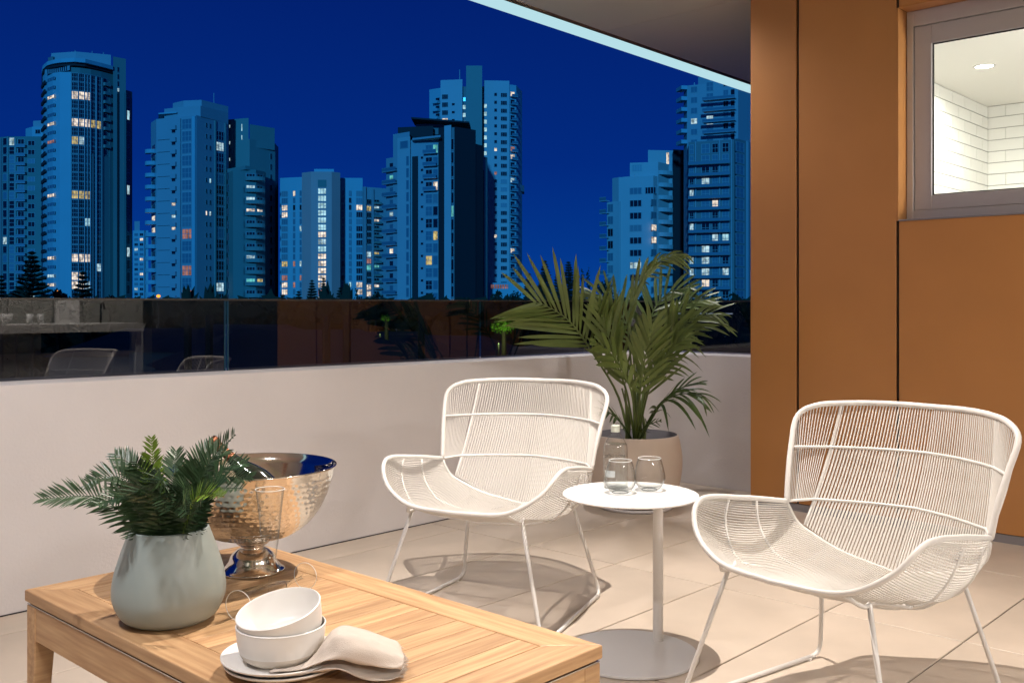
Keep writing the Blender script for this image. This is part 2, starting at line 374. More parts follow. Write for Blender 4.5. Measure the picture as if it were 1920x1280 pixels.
# added, unseen upper storeys, side wing and the wall behind the camera keep the dusk light off the terrace
up = empty('apartment_tower', W(0, -8, 0), label='apartment tower rising above and behind the terrace', cat='building')
MB().ubox((-6, -9, CEIL+.31), (11, 3.4, 24)).build('upper_storeys', M['kit_white'], up)
MB().ubox((-6, -9, -12), (-2.22, 4.2, CEIL+.30)).build('side_wing', M['render'], up)
MB().ubox((-2.2, -9, -12), (9, 3.85, -.32)).build('lower_storeys', M['render'], up)
MB().ubox((FU+.14, -.72, -.31), (9.4, -.70, CEIL)).build('cross_wall', M['plaster'], up)
MB().ubox((8.32, -.7, -.31), (9.4, 2.85, CEIL+.0)).build('back_wall', M['plaster'], up)
# ------------------------------------------------ lights
M['plaster']
def downlight(name, loc, watt, ang, blend, rad, col, label, tgt=None, kind='SPOT', scale=1):
    o = empty(name, loc, label=label, cat='ceiling light', group='round ceiling downlights')
    r = .055*scale
    MB().lathe([(r*1.25, 0), (r*1.25, -.004), (r*1.0, -.006), (r*.98, 0)], 32, org=loc).build('trim_ring', M['white'], o, smooth=True)
    MB().lathe([(.0005, -.003), (r*.98, -.003)], 32, org=loc).build('lamp_face', M['lamp'], o)
    d = bpy.data.lights.new('bulb', kind); d.energy = watt; d.color = col; d.shadow_soft_size = rad
    if kind == 'SPOT': d.spot_size = R(ang); d.spot_blend = blend
    lo = bpy.data.objects.new('bulb', d); COL.objects.link(lo); lo.parent = o; lo.location = (0, 0, -.012)
    if tgt: lo.rotation_euler = (Vector(tgt)-Vector(loc)).to_track_quat('-Z', 'Y').to_euler()
    return o
downlight('ceiling_light', (.30, 3.25, CEIL), 480, 88, .75, .0025, (1, .90, .80), 'ceiling downlight above the side table and chairs', (.42, 2.95, 0))
downlight('ceiling_light', (-1.25, 1.3, CEIL), 330, 112, .9, .06, (1, .96, .97), 'ceiling downlight nearest the left end of the terrace', (-1.75, 2.9, .5))  # added out of view as fill for the left wall
downlight('ceiling_light', (.80, 5.90, CEIL), 115, 150, .9, .06, (1, .95, .95), 'ceiling downlight in front of the corner planter', (1.0, 6.1, 0))  # added out of view to brighten the corner wall
bl = downlight('ceiling_light', tuple(W(6.79, 2.118, BZ)), 150, 175, .6, .04, (1, .97, .88), 'lit round downlight in the white bathroom ceiling', tuple(W(6.79, 2.118, 0)), scale=1.0)
vl = empty('vanity_lamp', W(5.5, -.1, 1.9), label='bathroom wall lamp hidden beside the window, lighting the white tiles', cat='wall lamp')  # added lamp, out of view, evens out the bathroom ceiling and walls
MB().tube([W(5.5, -.35, 1.9), W(5.5, .1, 1.9)], .03, 12).build('lamp_tube', M['lamp'], vl)
_l = bpy.data.lights.new('bulb', 'POINT'); _l.energy = 210; _l.color = (1, .98, .94); _l.shadow_soft_size = .12
_o = bpy.data.objects.new('bulb', _l); COL.objects.link(_o); _o.parent = vl; _o.location = (.0, 0, .12)
# ================================================================== KITCHEN behind the camera (mirrored in the balustrade)
MB().ubox((-2.2, -5.9, 0), (9, -5.8, 2.75)).build('kitchen_back_wall', M['kit_grey'], kind='structure')
MB().ubox((8.3, -5.8, -.3), (8.4, -.73, 2.75)).build('kitchen_side_wall', M['kit_grey'], kind='structure')
MB().ubox((-2.2, -5.8, 2.75), (9, -2.12, 2.98)).build('kitchen_ceiling', M['plaster'], kind='structure')
MB().ubox((5.441, -5.8, -.3), (8.3, -.73, -.002)).build('kitchen_floor', M['tile'], kind='structure')
ib = empty('kitchen_island', W(3.4, -3.2, 0), label='kitchen island bench with thick stone top and dark oven, seen mirrored in the glass balustrade', cat='kitchen island')
MB().ubox((1.2, -3.55, .85), (5.38, -2.75, .94)).build('bench_top', M['kit_white'], ib)
MB().ubox((5.30, -3.5, 0), (5.37, -2.80, .848)).build('end_panel', M['kit_white'], ib)
MB().ubox((1.3, -3.5, 0), (5.29, -2.86, .63)).build('base_cabinet', M['kit_white2'], ib)
MB().ubox((4.30, -3.5, .635), (5.28, -2.92, .848)).build('dark_niche', M['black'], ib)
MB().ubox((1.3, -3.5, .635), (4.29, -2.88, .848)).build('drawer', M['kit_grey'], ib)
dk = MB().ubox((5.50, -2.7, 0), (5.62, -2.4, 2.7)).build('dark_post', M['dark'], label='dark full-height door post at the edge of the kitchen, seen mirrored in the glass', cat='door post')
kbw = empty('kitchen_bowl', W(3.95, -3.05, .94), label='white bowl on the kitchen bench, mirrored at the far left of the balustrade', cat='bowl')
c_ = W(3.95, -3.05, .942); MB().lathe([(0, 0), (.05, 0), (.10, .05), (.115, .11), (.112, .11), (.095, .05), (0, .01)], 32, org=c_).build('bowl_body', M['ceramic'], kbw, smooth=True)
for q, (u_, lb) in enumerate(((4.22, 'left'), (4.33, 'right'))):
    c_ = W(u_, -3.0, .942); g_ = empty('water_glass', c_, label=lb+' of two clear glasses on the kitchen bench, mirrored in the balustrade', cat='glass', group='glasses on the kitchen bench')
    MB().lathe([(0, 0), (.032, 0), (.036, .11), (.034, .11), (.03, .005), (0, .005)], 20, org=c_).build('glass_wall', M['rim_dark0'], g_, smooth=True)
tp = empty('kitchen_tap', W(5.08, -3.2, .94), label='slim black kitchen tap on the island, mirrored in the balustrade', cat='tap')
MB().tube(crv([tuple(W(5.08, -3.2, .94)), tuple(W(5.08, -3.2, 1.12)), tuple(W(5.06, -3.1, 1.17)), tuple(W(5.04, -3.02, 1.10))], 6), .012, 8).build('spout', M['black'], tp, smooth=True)
cb = empty('kitchen_cabinet', W(4, -5.5, 0), label='tall grey kitchen cupboards along the back wall, seen mirrored in the glass', cat='cupboard')
for i in range(8): MB().ubox((-.6+i*.9, -5.79, .02), (.29+i*.9, -5.2, 2.7)).build('cupboard_door', M['kit_grey'], cb)
MB().ubox((5.35, -5.15, .9), (5.66, -5.1, 2.2)).build('pale_panel', M['kit_white'], cb)
def kl(u, v, w, lb):
    o = empty('ceiling_light', W(u, v, 2.75), label=lb, cat='ceiling light', group='kitchen ceiling lights')
    MB().ubox((u-.3, v-.3, 2.735), (u+.3, v+.3, 2.749)).build('frame', M['white'], o)
    MB().ubox((u-.28, v-.28, 2.732), (u+.28, v+.28, 2.734)).build('diffuser', M['lamp2'], o)
    d = bpy.data.lights.new('lamp', 'SPOT'); d.energy = w; d.color = (1, .95, .90); d.spot_size = R(120); d.spot_blend = .6; d.shadow_soft_size = .15
    l = bpy.data.objects.new('lamp', d); COL.objects.link(l); l.parent = o; l.location = (0, 0, -.03); l.rotation_euler = W(0, -.75, -1).to_track_quat('-Z', 'Y').to_euler()
def kl_fill(u, v, w, lb):  # unseen area panels added to fill the terrace from the kitchen side
    o = empty('ceiling_light', W(u, v, 2.75), label=lb, cat='ceiling light', group='kitchen ceiling lights')
    MB().ubox((u-.3, v-.3, 2.735), (u+.3, v+.3, 2.749)).build('frame', M['white'], o)
    MB().ubox((u-.28, v-.28, 2.732), (u+.28, v+.28, 2.734)).build('diffuser', M['lamp2'], o)
    d = bpy.data.lights.new('lamp', 'AREA'); d.shape = 'SQUARE'; d.size = .56; d.energy = w; d.color = (1, .93, .88)
    l = bpy.data.objects.new('lamp', d); COL.objects.link(l); l.parent = o; l.location = (0, 0, -.025); l.rotation_euler = (0, 0, ROOM)
M['lamp2'] = emis('diffuser', (1, .93, .85), 4)
kl(2.0, -2.3, 380, 'square flush kitchen ceiling light over the left end of the island'); kl(4.4, -2.25, 620, 'square flush kitchen ceiling light over the right end of the island')
kl(2.5, -4.2, 330, 'square flush kitchen ceiling light nearest the cupboards'); kl(5.4, -4.1, 450, 'square flush kitchen ceiling light beyond the end of the island')
kl_fill(.6, -2.75, 125, 'square kitchen ceiling panel just inside the left end of the opening'); kl_fill(3.2, -2.85, 135, 'square kitchen ceiling panel just inside the middle of the opening')
# ================================================================== WOVEN CHAIRS
RIM = [(0, .671, .428), (.186, .65, .436), (.302, .615, .498), (.350, .54, .573), (.336, .354, .558), (.323, .151, .524)]
TOP = [(0, -.158, .830), (.110, -.132, .832), (.215, -.070, .831), (.305, .010, .822), (.352, .052, .785), (.345, .095, .70), (.332, .13, .61), (.323, .151, .524)]
CRE = [(0, .069, .353), (.156, .095, .388), (.282, .115, .45)]
KB = [(0, .069, .353), (.156, .095, .388), (.255, .112, .43), (.300, .128, .462), (.323, .151, .524)]
def sym(C): L = C.copy(); L[:, 0] *= -1; return np.vstack([L[:0:-1], C])
def make_chair(pose, label):
    px, py, a = pose
    ch = empty('lounge_chair', (px, py, 0), 0, label=label, cat='chair', group='white woven cord lounge chairs')
    r = np.array([math.sin(a), -math.cos(a)]); fr = np.array([-math.cos(a), -math.sin(a)])
    def T(P):
        P = np.atleast_2d(P); return [Vector((px+r[0]*p[0]+fr[0]*p[1], py+r[1]*p[0]+fr[1]*p[1], p[2])) for p in P]
    rim = sym(crv(RIM, 10)); top = sym(crv(TOP, 8)); K = sym(crv(KB, 8)); cre = sym(crv(CRE, 10))
    # drop the tiny sideways kink at the axis
    MB().tube(T(resample(rim, 90)), .0080, 10).build('seat_rim', M['white'], ch, smooth=True)
    MB().tube(T(resample(top, 90)), .0088, 10).build('back_frame', M['white'], ch, smooth=True)
    # back surface : top edge -> bottom edge
    iT = resample(crv(TOP, 40), 400); iT = iT[iT[:, 2] > .80]
    def Tx(x):
        i = np.argmin(np.abs(iT[:, 0]-abs(x))); p = iT[i].copy(); p[0] = x; return p
    iC = resample(crv(CRE, 30), 300)
    def Cx(s):
        p = iC[int(round(abs(s)*299))].copy(); p[0] *= (1 if s >= 0 else -1); return p
    XT = .250
    def back(s, w):
        """centre field: s -1..1 across, w 0 top ..1 crease"""
        A = Tx(s*XT); B = Cx(s); p = A*(1-w)+B*w; return p+np.array([0, -.032*math.sin(math.pi*w)*(1-.5*s*s), 0])
    def w_at(s, z): A = Tx(s*XT)[2]; B = Cx(s)[2]; return (A-z)/(A-B)
    ZU, ZL = .690, .528
    post = np.array([.323, .151, .524]); side = resample(crv(TOP[3:], 10), 60)
    mb = MB(); nb = 60
    for i in range(nb+1):
        s = -1+2*i/nb
        mb.tube(T(np.array([back(s, w) for w in np.linspace(0, 1, 9)])), .0022, 5, cap=False)
        if i < nb:   # second cord of each pair starts at the upper cross bar
            s2 = s+1/nb; w0 = w_at(s2, ZU)
            mb.tube(T(np.array([back(s2, w)+np.array([0, -.004, 0]) for w in np.linspace(w0, 1, 7)])), .0018, 5, cap=False)
    # wings: from the corner of the top tube down to the lower cross bar
    def hb(s, w0):
        p = back(s, w0); return p
    nw = 17
    for sg in (-1, 1):
        lo_in = back(sg*1.0, w_at(1, ZL)); lo_out = post*np.array([sg, 1, 1])
        Ct = resample(crv(TOP, 30), 600); Ct = Ct[(Ct[:, 0] > XT) | (Ct[:, 2] < .8)]
        # upper ends spread over the corner
        up_ = Ct[:int(len(Ct)*.42)]
        for k in range(1, nw):
            t = k/nw; A = up_[int(t*(len(up_)-1))]*np.array([sg, 1, 1]); Bp = lo_in*(1-t)+lo_out*t
            mid = (A+Bp)/2 + np.array([sg*.004, -.006, 0])
            mb.tube(T(crv([A, mid, Bp], 4)), .0018, 5, cap=False)
    mb.build('back_cords', M['cord'], ch, smooth=True, kind='stuff')
    # cross bars and uprights
    mb = MB()
    for z_ in (ZU, ZL):
        C = np.array([back(s, w_at(s, z_)) for s in np.linspace(-1, 1, 31)])
        cand = side[np.argmin(np.abs(side[:, 2]-z_))] if z_ == ZU else post
        C = np.vstack([[cand*np.array([-1, 1, 1])], C, [cand]]); MB().tube(T(resample(C, 60)), .0046, 8).build('crossbar', M['white'], ch, smooth=True)
    for sg in (-1, 1):
        MB().tube(T(np.array([back(sg, w) for w in np.linspace(0, 1, 14)])+np.array([0, -.004, 0])), .0055, 8).build('upright', M['white'], ch, smooth=True)
    # seat: front rim F -> rear rib K
    n = 128
    ia = [i for i in range(len(rim)) if rim[i][1] >= .50]
    Fc = resample(rim[ia[0]:ia[-1]+1], n+1); Kc = resample(K, n+1)
    def remap(C, wts):  # keep cords evenly spread
        return C
    def seat(i, b):
        A, B = Fc[i], Kc[i]; p = A*(1-b)+B*b; q = 4*b*(1-b); s = (i/n)*2-1
        edge = abs(s)**3
        dn = .050*(1-edge)+.0*edge; out = .030*edge*(1 if s > 0 else -1)
        k = max(0, 1-abs(abs(s)-.62)/.38)
        return p+np.array([out*q+(.035*k*q)*(1 if s > 0 else -1), 0, -dn*q-.022*k*q])
    mb = MB()
    for i in range(1, n):
        mb.tube(T(np.array([seat(i, b) for b in np.linspace(0, 1, 10)])), .0022, 5, cap=False)
    mb.build('seat_cords', M['cord'], ch, smooth=True, kind='stuff')
    for b, rr in ((.36, .0045), (.69, .0045), (1.0, .006)):
        MB().tube(T(np.array([seat(i, b) for i in range(0, n+1, 3)])+np.array([0, 0, -.004])), rr, 8).build('seat_rib', M['white'], ch, smooth=True)
    # wrapping round the ribs seen from the outside
    # legs
    FT = (.219, .573, .402); FB = (.331, .655, .0); RT = (.225, .10, .372); RB = (.304, -.005, .0)
    for sg in (-1, 1):
        q = np.array([sg, 1, 1])
        z = .0085
        ft, fb, rt, rb = [np.array(x)*q for x in (FT, FB, RT, RB)]
        run = (rb-fb)/np.linalg.norm(rb-fb)
        def leg(t_, b_, dr):
            d = (b_-t_)/np.linalg.norm(b_-t_); K0 = b_-d*.06; P = [t_, t_+(b_-t_)*.5, K0]
            b2 = b_+np.array([0, 0, z]); e = b2+dr*.05
            for t in np.linspace(.15, 1, 8): P.append((K0)*(1-t)**2+2*b2*t*(1-t)+e*t*t)
            return P
        MB().tube(T(np.array(leg(ft, fb, run))), .0072, 8).build('leg', M['white'], ch, smooth=True)
        MB().tube(T(np.array(leg(rt, rb, -run))), .0072, 8).build('leg', M['white'], ch, smooth=True)
        zz = np.array([0, 0, z]); MB().tube(T(np.array([fb+zz+run*.045, rb+zz-run*.045])), .0074, 8).build('runner', M['white'], ch, smooth=True)
        for pp in (fb+run*.06, rb-run*.06):
            c_ = T(pp)[0]; MB().lathe([(.0, .0), (.0095, 0), (.0095, .007), (0, .008)], 12, org=(c_.x, c_.y, .0002)).build('glide', M['white'], ch)
        # bracket from rim to leg and under-seat rail
        rimp = rim[np.argmin(np.linalg.norm(rim-(ft+np.array([-sg*.03, .06, .02])), axis=1))]
        sp = seat(int((n/2)*(1+sg*.55)), .30)
        MB().tube(T(crv([rimp, ft+np.array([0, .028, .0]), ft+np.array([0, -.02, 0]), sp+np.array([0, 0, -.006])], 6)), .006, 8).build('bracket', M['white'], ch, smooth=True)
        m1 = seat(int((n/2)*(1+sg*.5)), .6); 
        MB().tube(T(crv([sp+np.array([0, 0, -.008]), m1+np.array([0, 0, -.010]), rt+np.array([0, 0, 0]), seat(int((n/2)*(1+sg*.6)), 1.0)], 6)), .006, 8).build('underseat_rail', M['white'], ch, smooth=True)
    MB().tube(T(crv([(-.225, .10, .372), (-.12, .10, .352), (0, .10, .340), (.12, .10, .352), (.225, .10, .372)], 6)), .006, 8).build('stretcher', M['white'], ch, smooth=True)
    return ch
make_chair((.072, 4.0316, 1.1442), 'white woven cord lounge chair beside the parapet, left of the side table')
make_chair((1.1981, 2.9949, .6839), 'white woven cord lounge chair in front of the copper wall, right of the side table')
# ================================================================== SIDE TABLE
st = empty('side_table', (.389, 3.24, 0), label='small round white metal side table with an off-centre post between the chairs', cat='side table')
MB().lathe([(0, .5235), (.219, .5235), (.2215, .525), (.2225, .528), (.2215, .530), (.219, .531), (0, .531)], 96, org=(.389, 3.24, 0)).build('tabletop', M['table_white'], st); 
MB().lathe([(0, .001), (.219, .001), (.2225, .003), (.2225, .009), (.2205, .011), (0, .011)], 96, org=(.389, 3.24, 0)).build('base_plate', mat('base_white', (.62, .61, .61), .45), st)
MB().lathe([(.0175, .011), (.0175, .523)], 32, org=(.497, 3.356, 0)).build('post', M['white'], st, smooth=True)
# tumblers
def tumbler(x, y, label, water=False):
    o = empty('tumbler', (x, y, .5312), label=label, cat='glass', group='clear stemless tumblers')
    P = crv([(.0255, .0, 0), (.034, .006, 0), (.046, .022, 0), (.0525, .040, 0), (.0505, .060, 0), (.044, .088, 0), (.0385, .106, 0)], 5)
    prof = [(0, .001)]+[(p[0], p[1]) for p in P]
    MB().lathe(prof, 48, org=(x, y, .5312)).build('glass_wall', M['clear'], o, smooth=True)
    ins = [(max(p[0]-.0017, 0), p[1]) for p in P if p[1] > .014]
    MB().lathe([(0, .011), (.030, .012)]+ins, 48, org=(x, y, .5312)).build('inner_wall', M['clear'], o, smooth=True)
    MB().tube([Vector((x+.0377*math.cos(t), y+.0377*math.sin(t), .5312+.1062)) for t in np.linspace(0, 2*math.pi, 49)[:-1]], .0011, 6, closed=True).build('lip', M['rim_glass'], o, smooth=True)
    MB().tube([Vector((x+.026*math.cos(t), y+.026*math.sin(t), .5312+.0018)) for t in np.linspace(0, 2*math.pi, 41)[:-1]], .0018, 6, closed=True).build('foot_ring', M['rim_dark'], o, smooth=True)
M['rim_glass'] = mat('glass_lip', (.8, .82, .82), .08, spec=.8)
M['rim_dark'] = mat('glass_foot', (.22, .24, .24), .05, spec=.8)
tumbler(.3567, 3.25, 'clear tumbler standing in front of the water bottle', True)
tumbler(.460, 3.30, 'clear tumbler standing to the right of the water bottle')
# water bottle
bx, by, bz = .3510, 3.345, .5312
wb = empty('water_bottle', (bx, by, bz), label='clear glass water bottle with pale screw cap on the side table', cat='bottle')
P = crv([(.036, .0, 0), (.0405, .004, 0), (.0415, .03, 0), (.0415, .115, 0), (.0405, .133, 0), (.034, .155, 0), (.022, .174, 0), (.0145, .186, 0), (.0135, .194, 0)], 5)
MB().lathe([(0, .002)]+[(p[0], p[1]) for p in P], 48, org=(bx, by, bz)).build('glass_body', M['clear'], wb, smooth=True)
MB().lathe([(0, .006), (.037, .007), (.039, .012), (.0393, .148), (0, .149)], 48, org=(bx, by, bz)).build('water', M['water'], wb, smooth=False)
MB().lathe([(.0150, .188), (.0158, .190), (.0158, .197), (.0148, .198), (.0152, .1995), (.0152, .2085), (.0140, .211), (0, .2112)], 32, org=(bx, by, bz)).build('screw_cap', mat('cap_pale', (.62, .66, .58), .35, metal=.3), wb, smooth=False)
def wrap_text(s, size, rad, z, ang0, mirror, m, parent, name='lettering'):
    c = bpy.data.curves.new('t', 'FONT'); c.body = s; c.size = size; c.align_x = 'CENTER'; c.resolution_u = 3
    o = bpy.data.objects.new('t', c); COL.objects.link(o); bpy.context.view_layer.update()
    me = bpy.data.meshes.new_from_object(o); bpy.data.objects.remove(o)
    for v in me.vertices:
        x = v.co.x; a = ang0 + x/rad; v.co = (rad*math.cos(a), rad*math.sin(a), z+v.co.y)
    me.materials.clear(); me.materials.append(m); put(name, me, parent)
# print on the far side, read mirrored through the glass
wrap_text('antipodes', .021, .0417, .096, R(88), True, mat('bottle_print', (.02, .02, .02), .4), wb)
m = MB(); A = np.linspace(R(206), R(262), 9)
m.add([(.0418*math.cos(a)+bx, .0418*math.sin(a)+by, bz+z) for a in A for z in (.040, .062)], [(2*i, 2*i+2, 2*i+3, 2*i+1) for i in range(8)]); m.build('label_patch', mat('label_white', (.75, .79, .8), .5), wb)
# ================================================================== COFFEE TABLE
TZ = .42; U0, U1, TV0, TV1 = 1.003, 1.686, 1.300, 2.640
ct = empty('coffee_table', W((U0+U1)/2, (TV0+TV1)/2, 0), ROOM, label='low teak coffee table with slatted top, metal trim and tapered legs in the foreground', cat='coffee table')
th_ = .029; bw = .095
def board(name, u0, u1, v0, v1, z0=TZ-th_, z1=TZ, mt='teak', along='u', bv=.003, miter=None):
    """a board as its own local mesh so the grain runs along it"""
    L_, Wd = (u1-u0, v1-v0) if along == 'u' else (v1-v0, u1-u0)
    m = MB(); pts = [(-L_/2, -Wd/2), (L_/2, -Wd/2), (L_/2, Wd/2), (-L_/2, Wd/2)]
    if miter:
        s0, s1 = miter  # which long side is shortened at the ends
        if s1 > 0: pts = [(-L_/2, -Wd/2), (L_/2, -Wd/2), (L_/2-Wd, Wd/2), (-L_/2+Wd, Wd/2)]
        else: pts = [(-L_/2+Wd, -Wd/2), (L_/2-Wd, -Wd/2), (L_/2, Wd/2), (-L_/2, Wd/2)]
    m.prism(pts, z0, z1)
    o = put(name, new_mesh(name, m.V, m.F, M[mt]), ct)
    c = W((u0+u1)/2, (v0+v1)/2); lc = parent_world(ct).inverted() @ c
    o.location = (lc.x, lc.y, 0); o.rotation_euler = (0, 0, 0 if along == 'u' else math.pi/2)
    bevel(o, bv, 2); return o
board('frame_board', U0, U1, TV1-bw, TV1, miter=(0, -1))
board('frame_board', U0, U1, TV0, TV0+bw, miter=(0, 1))
board('frame_board', U0, U0+bw, TV0, TV1, along='v', miter=(0, -1))
board('frame_board', U1-bw, U1, TV0, TV1, along='v', miter=(0, 1))
ns = 18; a, c = TV0+bw+.002, TV1-bw-.002; pitch = (c-a)/ns
for i in range(ns): board('slat', U0+bw+.0015, U1-bw-.0015, a+i*pitch+.0012, a+(i+1)*pitch-.0012, z1=TZ-.0008, z0=TZ-.022, bv=.0015)
ins = .006; az1 = TZ-th_-.008; ah = .085
for (u0, u1, v0, v1, al) in ((U0+.05, U1-.05, TV0+ins, TV0+ins+.022, 'u'), (U0+.05, U1-.05, TV1-ins-.022, TV1-ins, 'u'), (U0+ins, U0+ins+.022, TV0+.05, TV1-.05, 'v'), (U1-ins-.022, U1-ins, TV0+.05, TV1-.05, 'v')):
    board('apron', u0, u1, v0, v1, az1-ah, az1, along=al, bv=.002)
for i, (u0, u1, v0, v1) in enumerate(((U0+ins-.001, U1-ins+.001, TV0+ins-.001, TV0+ins+.02), (U0+ins-.001, U1-ins+.001, TV1-ins-.02, TV1-ins+.001), (U0+ins-.001, U0+ins+.02, TV0+ins+.021, TV1-ins-.021), (U1-ins-.02, U1-ins+.001, TV0+ins+.021, TV1-ins-.021))):
    MB().ubox((u0, v0, az1+.0003), (u1, v1, az1+.003)).build('metal_trim', M['steel'], ct)
MB().ubox((U0+.03, TV0+.03, az1-.02), (U1-.03, TV1-.03, TZ-th_-.0005)).build('sub_frame', M['black'], ct)
for su in (0, 1):
    for sv in (0, 1):
        m = MB(); x0 = -.026; 
        top_, bot = .052, .034
        sx, sy = (1 if su == 0 else -1), (1 if sv == 0 else -1)
        V = []
        for z, wd in ((0, bot), (az1-ah, top_), (az1-.0005, top_)):
            for (a_, b_) in ((0, 0), (wd, 0), (wd, wd), (0, wd)): V.append((a_*sx, b_*sy, z))
        Fq = [(0,3,2,1), (8,9,10,11)]+[(k+4*l, (k+1) % 4+4*l, (k+1) % 4+4*l+4, k+4*l+4) for l in (0, 1) for k in range(4)]
        if sx*sy < 0: Fq = [f[::-1] for f in Fq]
        m.add([(p[2], p[1], p[0]) for p in V], [f[::-1] for f in Fq])   # built lying down: grain along x
        o = put('leg', new_mesh('leg', m.V, m.F, M['teak']), ct)
        lc = parent_world(ct).inverted() @ W(U0+ins-.002 if su == 0 else U1-ins+.002, TV0+ins-.002 if sv == 0 else TV1-ins+.002)
        o.location = (lc.x, lc.y, 0)
        o.rotation_euler = Matrix(((0, 0, 1), (0, 1, 0), (1, 0, 0))).to_euler() if False else (0, 0, 0)
        # swap x and z back with a proper mirror-free mesh edit
        for v in o.data.vertices: v.co = (v.co.z, v.co.y, v.co.x)
        o.data.flip_normals(); bevel(o, .003, 2)
# ================================================================== THINGS ON THE COFFEE TABLE
# glazed pot with cycad fronds
PX, PY = -.795, 2.290
pot = empty('glazed_pot', (PX, PY, TZ), label='pale grey-green glazed ceramic pot filled with dark green cycad fronds', cat='vase')
prof = crv([(.070, .0, 0), (.088, .003, 0), (.108, .018, 0), (.1235, .050, 0), (.1265, .078, 0), (.121, .115, 0), (.109, .155, 0), (.096, .192, 0), (.0885, .212, 0)], 6)
pr = [(0, .002)]+[(p[0], p[1]) for p in prof]+[(.086, .2145), (.083, .212), (.084, .19), (.088, .17), (0, .17)]
gl = mat('pot_glaze', (.235, .28, .272), .40, var=.5, scale=6, col2=(.28, .315, .30), coat=0)
MB().lathe(pr, 72, org=(PX, PY, TZ)).build('pot_body', gl, pot, smooth=True)
cyc = empty('cycad_bunch', (PX, PY, TZ+.17), label='bunch of dark green cycad fronds with a few lime ones standing in the glazed pot', cat='plant')
def ip(px, py, Y): return Vector(((px-960)/F*Y, Y, EYE+(HOR-py)/F*Y))
def frond(parent, path, n, ll, width, m, name='frond', droop=.25, ang=55, nrm=None, seg=4, twist=0, rach=.0025, lrnd=.12, prof=None, vfold=.15, rng=rng, taper=.3, start=.12, s2=(0, 0)):
    C = crv([tuple(p) for p in path], 10); C = resample(C, 60); P = [Vector(c) for c in C]
    mb = MB(); mb.tube(P[::4]+[P[-1]], [rach*(1-.75*i/len(P[::4])) for i in range(len(P[::4])+1)], 6)
    N = nrm.normalized() if nrm else Vector((0, -1, .3)).normalized()
    for k in range(n):
        t = start+(1-start)*(k+.5)/n; i = min(int(t*59), 58); p = P[i].lerp(P[i+1], t*59-i); tg = (P[i+1]-P[i]).normalized()
        nn = (N-tg*N.dot(tg)).normalized(); sd_ = tg.cross(nn)
        q = (t-start)/(1-start)
        Lf = ll*(prof(q) if prof else (math.sin(math.pi*min(1, (q*.85+.13)))**.7))
        for sg in (-1, 1):
            if t < s2[(sg+1)//2]: continue
            L1 = Lf*(1+rng.uniform(-lrnd, lrnd)); a = R(ang*(1-.45*q)+rng.uniform(-6, 6))
            d = (tg*math.cos(a)+sd_*sg*math.sin(a)+nn*(vfold+rng.uniform(-.08, .08))).normalized()
            ax = d; wdir = d.cross(nn).normalized()
            wdir = (wdir+nn*rng.uniform(-.5, .5)).normalized()
            V = []; dr = Vector((0, 0, -1))*droop*rng.uniform(.4, 1.4)
            for s in range(seg+1):
                w_ = s/seg; c = p+d*(L1*w_)+dr*(L1*w_*w_*.6)
                wd = width*(math.sin(math.pi*(w_*(1-taper)+taper*.6))**.8 if w_ < 1 else 0.02)*.5*(.6+.4*Lf/ll)
                if s == 0: wd = width*.18
                nn2 = nn*(wd*.35)
                V += [c-wdir*wd, c-nn2*.6, c+wdir*wd]
            Fq = []
            for s in range(seg): Fq += [(3*s, 3*s+1, 3*s+4, 3*s+3), (3*s+1, 3*s+2, 3*s+5, 3*s+4)]
            mb.add(V, Fq)
    return mb.build(name, m, parent, smooth=True)
c0 = Vector((PX, PY, TZ+.18))
fr_ = [ # tip px,py, Y, mid lift, material, length of leaflets
 ((75, 935), 2.20, .045, 'fern', .050), ((165, 905), 2.33, .07, 'fern', .052), ((215, 850), 2.42, .05, 'fern', .045),
 ((255, 865), 2.20, .05, 'fern', .052), ((284, 820), 2.24, .03, 'fern_lime', .036), ((330, 845), 2.42, .03, 'fern', .045),
 ((440, 815), 2.20, .05, 'fern', .045), ((400, 830), 2.42, .05, 'fern', .048), ((472, 895), 2.26, .06, 'fern', .045),
 ((455, 915), 2.10, .05, 'fern', .040), ((420, 930), 2.08, .045, 'fern_lime', .034), ((300, 900), 2.06, .06, 'fern', .050),
 ((360, 915), 2.04, .05, 'fern', .048), ((235, 930), 2.04, .06, 'fern', .045), ((180, 945), 2.14, .05, 'fern', .045), ((370, 870), 2.28, .05, 'fern', .05), ((425, 845), 2.36, .06, 'fern', .048), ((462, 868), 2.32, .06, 'fern', .045), ((310, 960), 2.08, .07, 'fern', .04), ((350, 965), 2.10, .07, 'fern', .04)]
for i, ((tx, ty), Y, lift, mn, ll) in enumerate(fr_):
    tip = ip(tx, ty, Y); hd = (tip-c0); hd.z = 0; base = c0+hd.normalized()*.045 if hd.length > .01 else c0
    mid = base.lerp(tip, .52)+Vector((0, 0, lift+.01)); q1 = base.lerp(mid, .5)+Vector((0, 0, lift*.4))
    N = Vector((0, -.75, .75)) if abs(tx-300) > 60 else Vector((.15, -1, .15))
    frond(cyc, [base-Vector((0, 0, .05)), base, q1, mid, tip], 40, ll*1.32, .0056, M[mn], nrm=N, droop=.12, ang=66, seg=3, rach=.0022, start=.18, vfold=.35, prof=lambda q: (math.sin(math.pi*(q*.80+.16))**.55))
